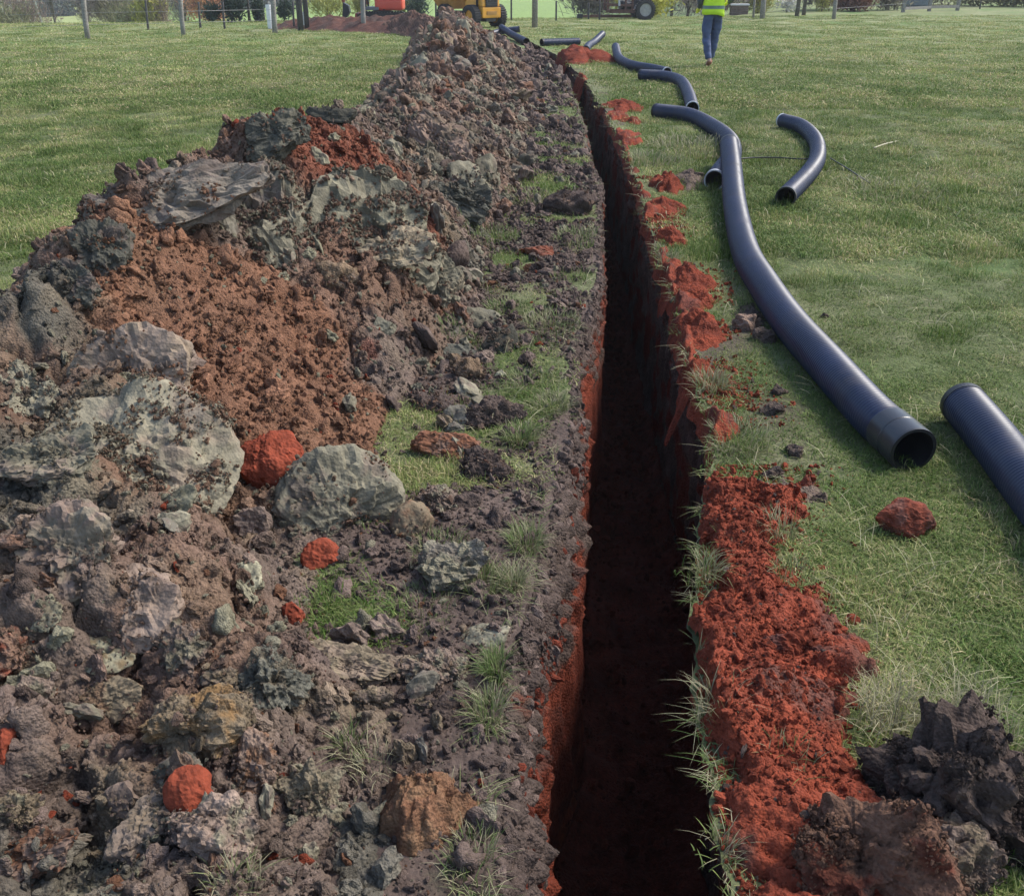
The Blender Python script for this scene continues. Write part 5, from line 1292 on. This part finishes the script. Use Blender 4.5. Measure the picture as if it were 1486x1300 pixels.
def dumper():
    t = thing('dumper', 'amber yellow site dumper parked behind the heap summit', 'dumper', tuple(place(683, 34.2)), math.radians(42)); B = lambda n, m, s=False: m.build(n, M_YEL, t, s)
    m = MB(); m.box((0, -.62, .47), (.78, .95, .32), bev=.04); B('engine_cover', m)
    m = MB(); m.box((0, -.62, .90), (.74, .90, .52), bev=.05, taper=.92); B('bonnet', m)
    m = MB(); m.box((0, -1.085, .86), (.50, .03, .44), bev=.01)
    for k in range(6): m.box((0, -1.105, .70 + k * .064), (.46, .02, .022))
    m.build('grille', M_BLACK, t)
    m = MB(); m.box((0, -1.105, .46), (.44, .02, .10), bev=.005); m.build('badge_plate', M_YELD, t)
    m = MB(); m.box((0, .1, .38), (.55, 2.3, .20), bev=.02); m.box((0, -.6, .27), (.4, .9, .14)); m.build('chassis', M_BLACK, t)
    bm_v = [(-.45, .35, .55), (.45, .35, .55), (.45, 1.10, .55), (-.45, 1.10, .55), (-.72, .02, 1.30), (.72, .02, 1.30), (.72, 1.55, 1.22), (-.72, 1.55, 1.22)]
    inn = [(x * .94, .8 + (y - .8) * .94, z + .04) for x, y, z in bm_v]
    m = MB(); m.add(bm_v + inn, [(3, 2, 1, 0), (0, 1, 5, 4), (1, 2, 6, 5), (2, 3, 7, 6), (3, 0, 4, 7), (8, 9, 10, 11), (12, 13, 9, 8), (13, 14, 10, 9), (14, 15, 11, 10), (15, 12, 8, 11), (4, 5, 13, 12), (5, 6, 14, 13), (6, 7, 15, 14), (7, 4, 12, 15)]); m.build('skip', M_YELD, t)
    for y, x in ((-.72, .56), (-.72, -.56), (.62, .56), (.62, -.56)): wheel(t, (x, y, .34), .34, .27, M_YEL)
    m = MB()
    for y in (-.72, .62): m.cyl((-.5, y, .34), (.5, y, .34), .06, 10)
    m.build('axle', M_BLACK, t)
    m = MB(); m.box((0, -.45, 1.2), (.46, .42, .10), bev=.03); m.box((0, -.66, 1.42), (.46, .09, .40), bev=.03); m.build('seat', M_BLACK, t)
    m = MB(); m.cyl((0, -.02, 1.0), (0, -.14, 1.42), .022, 8); q = [(.17 * math.cos(a), -.14 + .05 * math.sin(a), 1.43 + .15 * math.sin(a)) for a in np.linspace(0, 6.283, 20)]; m.tube(q, .014, 6); m.build('steering_wheel', M_BLACK, t)
    m = MB(); m.tube([(-.42, -.85, .6), (-.42, -.85, 2.1), (-.34, -.85, 2.25), (.34, -.85, 2.25), (.42, -.85, 2.1), (.42, -.85, .6)], .035, 10); m.build('roll_bar', M_BLACK, t, True)


def digger():
    t = thing('mini_digger', 'red orange mini digger working behind the red earth heap', 'digger', tuple(place(556, 35.4)), 0)
    for y in (-.48, .48):
        m = MB(); q = []
        for a in np.linspace(math.pi / 2, 3 * math.pi / 2, 9): q.append((-.62 + .2 * math.cos(a), .22 + .2 * math.sin(a)))
        for a in np.linspace(-math.pi / 2, math.pi / 2, 9): q.append((.62 + .2 * math.cos(a), .22 + .2 * math.sin(a)))
        n = len(q); m.add([(x, y - .13, z) for x, z in q] + [(x, y + .13, z) for x, z in q], [tuple(range(n))[::-1], tuple(range(n, 2 * n))] + [(i, (i + 1) % n, n + (i + 1) % n, n + i) for i in range(n)])
        for x in np.linspace(-.6, .6, 13): m.box((x, y, .435), (.05, .27, .03))
        m.build('track', M_RUB, t)
    m = MB(); m.box((0, 0, .33), (.8, .72, .2), bev=.02); m.cyl((0, 0, .40), (0, 0, .50), .32, 20); m.build('undercarriage', M_GREYM, t)
    m = MB(); m.box((.28, 0, .70), (.95, 1.0, .42), bev=.09); m.box((.55, 0, .88), (.42, .9, .22), bev=.09); m.build('engine_housing', M_ORANGE, t, True)
    m = MB(); m.box((-.30, -.1, .55), (.5, .9, .1), bev=.02); m.build('cab_floor', M_GREYM, t)
    m = MB()
    for x in (-.5, .12):
        for y in (-.46, .22): m.box((x, y, 1.3), (.06, .06, 1.6))
    m.box((-.19, -.12, 2.12), (.78, .8, .08), bev=.02); m.build('cab_frame', M_BLACK, t)
    m = MB(); m.box((-.19, -.465, 1.5), (.52, .02, 1.0)); m.box((.12, -.12, 1.55), (.02, .58, .9)); m.box((-.5, -.12, 1.4), (.02, .58, 1.2)); m.build('cab_glass', M_GLASS, t)
    m = MB(); m.tube([(-.55, .3, .65), (-.75, .3, 1.5), (-1.05, .3, 2.05), (-1.45, .3, 2.15)], [.09, .10, .09, .07], 4); m.build('boom', M_DKRED, t)
    m = MB(); m.tube([(-1.40, .3, 2.25), (-1.42, .3, 1.4), (-1.36, .3, .72)], [.08, .07, .055], 4); d = m.build('dipper_arm', M_DKRED, t)
    m = MB(); m.cyl((-1.25, .3, 1.9), (-1.28, .3, 1.2), .03, 8); m.cyl((-1.28, .3, 1.2), (-1.27, .3, .75), .018, 8); m.build('ram', M_GREYM, d)
    m = MB(); q = [(-1.36, .72), (-1.18, .62), (-1.15, .42), (-1.26, .26), (-1.42, .22), (-1.40, .40)]; n = len(q)
    m.add([(x, .12, z) for x, z in q] + [(x, .48, z) for x, z in q], [tuple(range(n)), tuple(range(n, 2 * n))[::-1]] + [(i, i + 1, n + i + 1, n + i) for i in range(n - 1)]); m.build('bucket', M_BLACK, t)
    m = MB(); m.box((-.85, 0, .25), (.05, 1.2, .32), (0, .15, 0)); m.box((-.7, .3, .25), (.35, .08, .08)); m.box((-.7, -.3, .25), (.35, .08, .08)); m.build('dozer_blade', M_DKRED, t)


def trailer():
    t = thing('farm_trailer', 'rusty old trailer frame with one big grey rimmed wheel showing', 'farm trailer', tuple(place(905, 40.5)), math.radians(4)); s = .0
    m = MB(); m.box((-.75, 0, .12), (2.1, .12, .10)); m.box((.1, -.4, .30), (1.5, .10, .12)); m.box((.1, .4, .30), (1.5, .10, .12))
    for x in (-.6, -.1, .4): m.box((x, 0, .30), (.08, .9, .10))
    m.build('chassis', M_RUST, t); m = MB(); m.box((-1.75, 0, .12), (.22, .22, .16), bev=.02); m.build('hitch', M_BLACK, t)
    for x, y in ((-.72, -.4), (-.02, -.4), (.25, -.4), (-.72, .4), (.25, .4)): m = MB(); m.box((x, y, .72), (.07, .07, .82)); m.build('post', M_RUST, t)
    m = MB()
    for z in (.52, 1.08):
        for y in (-.4, .4): m.box((-.24, y - .045 * np.sign(y) * -1, z), (1.06, .05, .08))
    m.build('rail', M_RUST, t); m = MB(); m.cyl((-.34, -.47, 1.15), (-.28, -.47, .50), .045, 8); m.build('strut', M_RIM, t)
    m = MB(); m.box((.05, 0, .52), (.5, .5, .32), bev=.08); m.cyl((-.12, -.3, .55), (.2, -.3, .5), .13, 12); m.build('winch', M_BLACK, t)
    for y in (-.62, .62): w = wheel(t, (.72, y, .36), .37, .22, M_RIMG); w.rotation_euler = (0, 0, math.pi / 2)
    m = MB(); m.cyl((.72, -.6, .36), (.72, .6, .36), .05, 10); m.build('axle', M_RUST, t)


dumper(); digger(); trailer()


def box_hut():
    t = thing('animal_box', 'low brown wooden box with a pale lid beside the person', 'box', tuple(place(1072, 47.2)), math.radians(-6)); w = plain_mat('brown box boards', (.16, .115, .095), .85, var=.3, scale=9)
    for k in range(4):
        m = MB(); m.box((0, 0, .06 + .105 * k), (.78, .55, .097), bev=.006); m.build('board', w, t)
    m = MB(); m.box((0, 0, .455), (.86, .62, .06), bev=.012); m.build('lid', plain_mat('pale lid', (.62, .61, .62), .6), t)
    t = thing('water_tank', 'blue grey tank behind the timber rail fence', 'tank', tuple(place(1330, 53)), 0); b = plain_mat('blue grey plastic', (.13, .16, .20), .5)
    m = MB(); m.box((0, 0, .65), (1.0, .9, 1.1), bev=.08); m.build('body', b, t, True); m = MB(); m.cyl((0, 0, 1.2), (0, 0, 1.32), .22, 18); m.build('lid', M_BLACK, t)
    m = MB()
    for x in (-.4, 0, .4): m.box((x, 0, .05), (.12, 1.0, .12))
    m.build('pallet', M_WOOD, t)


box_hut()


# ------------------------------------------------------------------ the person walking away
def skin(name, joints, edges, mat, parent, sub=3, root=0):
    me = bpy.data.meshes.new(name); me.from_pydata([j[0] for j in joints], edges, []); o = bpy.data.objects.new(name, me); C.objects.link(o)
    o.modifiers.new('skin', 'SKIN').use_smooth_shade = True; s = o.modifiers.new('sub', 'SUBSURF'); s.levels = s.render_levels = sub
    if not me.skin_vertices: me.attributes.new  # the modifier adds its layer
    sv = me.skin_vertices[0].data if me.skin_vertices else None
    for k, j in enumerate(joints):
        rx, ry = j[1] if isinstance(j[1], tuple) else (j[1], j[1]); sv[k].radius = (rx, ry); sv[k].use_root = (k == root)
    bpy.context.view_layer.update(); dg = bpy.context.evaluated_depsgraph_get(); m2 = bpy.data.meshes.new_from_object(o.evaluated_get(dg)); bpy.data.objects.remove(o)
    if name in ('jeans', 'jacket', 'boot'):
        V = np.empty(len(m2.vertices) * 3, np.float32); m2.vertices.foreach_get('co', V); V = V.reshape(-1, 3); Nn = np.empty(len(V) * 3, np.float32); m2.vertices.foreach_get('normal', Nn); Nn = Nn.reshape(-1, 3)
        V = V + Nn * (.016 * fbm(V * np.array((5, 5, 9)), 2) + .010 * np.abs(perlin(V * np.array((7, 7, 16)) + 5)))[:, None] * (.5 if name == 'boot' else 1); m2.vertices.foreach_set('co', V.astype(np.float32).ravel()); m2.update()
    m2.materials.clear(); m2.polygons.foreach_set('use_smooth', np.ones(len(m2.polygons), bool)); return link(name, m2, mat, parent)


def person():
    p = place(1028, 19.3); t = thing('person', 'person in a hi-vis vest and blue jeans walking away across the grass', 'person', tuple(p), math.radians(4))
    SK = plain_mat('skin', (.42, .26, .19), .6); JE = plain_mat('blue denim', (.060, .085, .165), .85, var=.35, scale=9, bump=.3); JK = plain_mat('dark grey jacket cloth', (.085, .10, .115), .85, var=.15); HV = plain_mat('lime fluorescent cloth', (.58, .86, .03), .7, var=.06)
    RF = plain_mat('grey reflective tape', (.14, .22, .17), .35); BT = plain_mat('tan boot leather', (.27, .12, .07), .75, var=.25); GL = plain_mat('yellow glove', (.70, .72, .05), .7); HA = plain_mat('brown hair', (.045, .030, .022), .8)
    hipL, knL, anL = (-.085, .0, .93), (-.085, .02, .50), (-.035, -.16, .10); hipR, knR, anR = (.085, .02, .93), (.10, .12, .50), (.07, .20, .12)
    def hand(w, d, side):
        J = []; E = []; w = np.array(w); d = np.array(d) / np.linalg.norm(d); lat = np.cross(d, (0, 0, 1.0)); lat /= np.linalg.norm(lat); up = np.cross(lat, d)
        J.append((tuple(w), .030)); J.append((tuple(w + d * .05), (.040, .022))); J.append((tuple(w + d * .085), (.042, .018))); E += [(0, 1), (1, 2)]
        for k, (o, L) in enumerate(((-.033, .070), (-.011, .080), (.011, .075), (.033, .058))):
            a = w + d * .09 + up * o; b = len(J); J.append((tuple(a), .0105)); J.append((tuple(a + d * L * .5 - lat * side * .012), .0095)); J.append((tuple(a + d * L * .8 - lat * side * .045), .0085)); E += [(2, b), (b, b + 1), (b + 1, b + 2)]
        a = w + d * .03 + up * .035; b = len(J); J.append((tuple(a), .014)); J.append((tuple(a + d * .035 + up * .02), .012)); J.append((tuple(a + d * .06 + up * .02 - lat * side * .02), .010)); E += [(1, b), (b, b + 1), (b + 1, b + 2)]
        return J, E
    shL, elL, wrL = (-.20, 0, 1.43), (-.26, .02, 1.16), (-.22, .20, 1.02); shR, elR, wrR = (.20, 0, 1.43), (.35, -.05, 1.20), (.30, .10, 1.10)
    J = [((0, .01, .96), (.14, .10)), ((0, .01, 1.12), (.13, .095)), ((0, .02, 1.32), (.155, .11)), ((0, .01, 1.46), (.09, .075)), ((0, .02, 1.53), .055), ((0, .04, 1.60), (.070, .080)), ((0, .05, 1.69), (.078, .095)), ((0, .04, 1.76), (.060, .075)),
         (hipL, .085), (knL, .055), (anL, .040), ((-.03, -.09, .045), (.04, .03)), ((-.03, .0, .03), (.04, .022)), (hipR, .085), (knR, .055), (anR, .040), ((.075, .28, .05), (.04, .03)), ((.08, .36, .03), (.04, .022)), (shL, .055), (elL, .042), (wrL, .030), (shR, .055), (elR, .042), (wrR, .030)]
    E = [(0, 1), (1, 2), (2, 3), (3, 4), (4, 5), (5, 6), (6, 7), (0, 8), (8, 9), (9, 10), (10, 11), (11, 12), (0, 13), (13, 14), (14, 15), (15, 16), (16, 17), (3, 18), (18, 19), (19, 20), (3, 21), (21, 22), (22, 23)]
    skin('body', J, E, SK, t)
    mb = MB(); mb.tube([(0, .125, 1.665), (0, .155, 1.645), (0, .14, 1.63)], [.008, .016, .008], 8); mb.tube([(-.075, .04, 1.70), (-.088, .035, 1.68), (-.08, .04, 1.65)], [.01, .016, .008], 8); mb.tube([(.075, .04, 1.70), (.088, .035, 1.68), (.08, .04, 1.65)], [.01, .016, .008], 8); mb.build('face_features', SK, t, True)
    mb = MB()
    for s in (-1, 1): mb.box((s * .033, .137, 1.69), (.024, .012, .012), bev=.004)
    mb.box((0, .135, 1.60), (.05, .012, .008), bev=.003); mb.build('eyes_and_mouth', HA, t, True)
    J = [((0, .0, .97), (.17, .12)), (hipL, (.112, .11)), ((-.098, .015, .70), .098), (knL, .084), ((-.07, -.06, .30), .078), ((-.045, -.145, .13), .066), (hipR, (.112, .11)), ((.105, .07, .70), .098), (knR, .084), ((.095, .16, .30), .078), ((.08, .20, .13), .066), ((0, 0, 1.06), (.155, .11))]
    skin('jeans', J, [(0, 1), (1, 2), (2, 3), (3, 4), (4, 5), (0, 6), (6, 7), (7, 8), (8, 9), (9, 10), (0, 11)], JE, t)
    for a, toe, heel in (((-.035, -.155, .13), (-.03, .0, .035), (-.035, -.15, .075)), ((.072, .205, .13), (.08, .38, .04), (.072, .20, .05))):
        skin('boot', [(a, .058), (heel, (.048, .045)), (tuple((np.array(toe) + heel) / 2), (.05, .04)), (toe, (.045, .03))], [(0, 1), (1, 2), (2, 3)], BT, t)
    skin('jacket', [((0, .0, 1.02), (.165, .12)), ((0, .01, 1.15), (.155, .115)), ((0, .02, 1.33), (.18, .125)), ((0, .01, 1.47), (.11, .09)), (shL, .078), (elL, .062), (wrL, .046), (shR, .078), (elR, .062), (wrR, .046), ((0, .015, 1.54), .066)],
         [(0, 1), (1, 2), (2, 3), (3, 4), (4, 5), (5, 6), (3, 7), (7, 8), (8, 9), (3, 10)], JK, t)
    hj, he = hand(wrL, (.05, .9, -.5), 1); skin('glove', hj, he, GL, t, 1); hj, he = hand(wrR, (-.35, .8, -.15), -1); skin('glove', hj, he, GL, t, 1)
    def ring(zs, k=1.0):
        V = []; n = 28
        for z in zs:
            rx = np.interp(z, [.90, .97, 1.1, 1.3, 1.42, 1.50], [.215, .208, .198, .215, .20, .10]) * k; ry = np.interp(z, [.90, 1.1, 1.3, 1.42, 1.50], [.150, .145, .155, .13, .085]) * k
            for i in range(n): a = 2 * math.pi * i / n; V.append((rx * math.copysign(abs(math.cos(a)) ** .8, math.cos(a)), .01 + ry * math.copysign(abs(math.sin(a)) ** .9, math.sin(a)), z + (.012 * math.sin(a * 3) - .02 * math.cos(a) if z < .98 else 0)))
        F = [(k_ * n + i, k_ * n + (i + 1) % n, (k_ + 1) * n + (i + 1) % n, (k_ + 1) * n + i) for k_ in range(len(zs) - 1) for i in range(n)]; return V, F
    m = MB(); m.add(*ring([.90, .97, 1.04, 1.12, 1.2, 1.28, 1.36, 1.42, 1.47, 1.50])); vest = m.build('vest', HV, t, True); sm = vest.modifiers.new('thick', 'SOLIDIFY'); sm.thickness = .008
    for z in (1.035, 1.235): m = MB(); m.add(*ring([z - .028, z, z + .028], 1.02)); m.build('reflective_band', RF, vest, True)
    mb = MB(); V, F = ico(3); V = V * np.array((.088, .105, .092)) + np.array((0, .035, 1.715)); k = V[:, 1] > .10; V[k & (V[:, 2] < 1.74), 1] = .09; mb.add(V, F.tolist()); mb.build('hair', HA, t, True)


person()


# ------------------------------------------------------------------ the air: far things fade a little
def haze():
    m = bpy.data.materials.new('damp air'); m.use_nodes = True; n = m.node_tree.nodes; n.clear(); out = n.new('ShaderNodeOutputMaterial'); v = n.new('ShaderNodeVolumePrincipled')
    v.inputs['Color'].default_value = (.92, .95, 1, 1); v.inputs['Density'].default_value = HAZE; m.node_tree.links.new(v.outputs[0], out.inputs['Volume'])
    b = MB(); b.box((0, 215.5, 14), (680, 441, 44)); tag(b.build('haze', m), kind='stuff')


HAZE = 0.0008
haze()
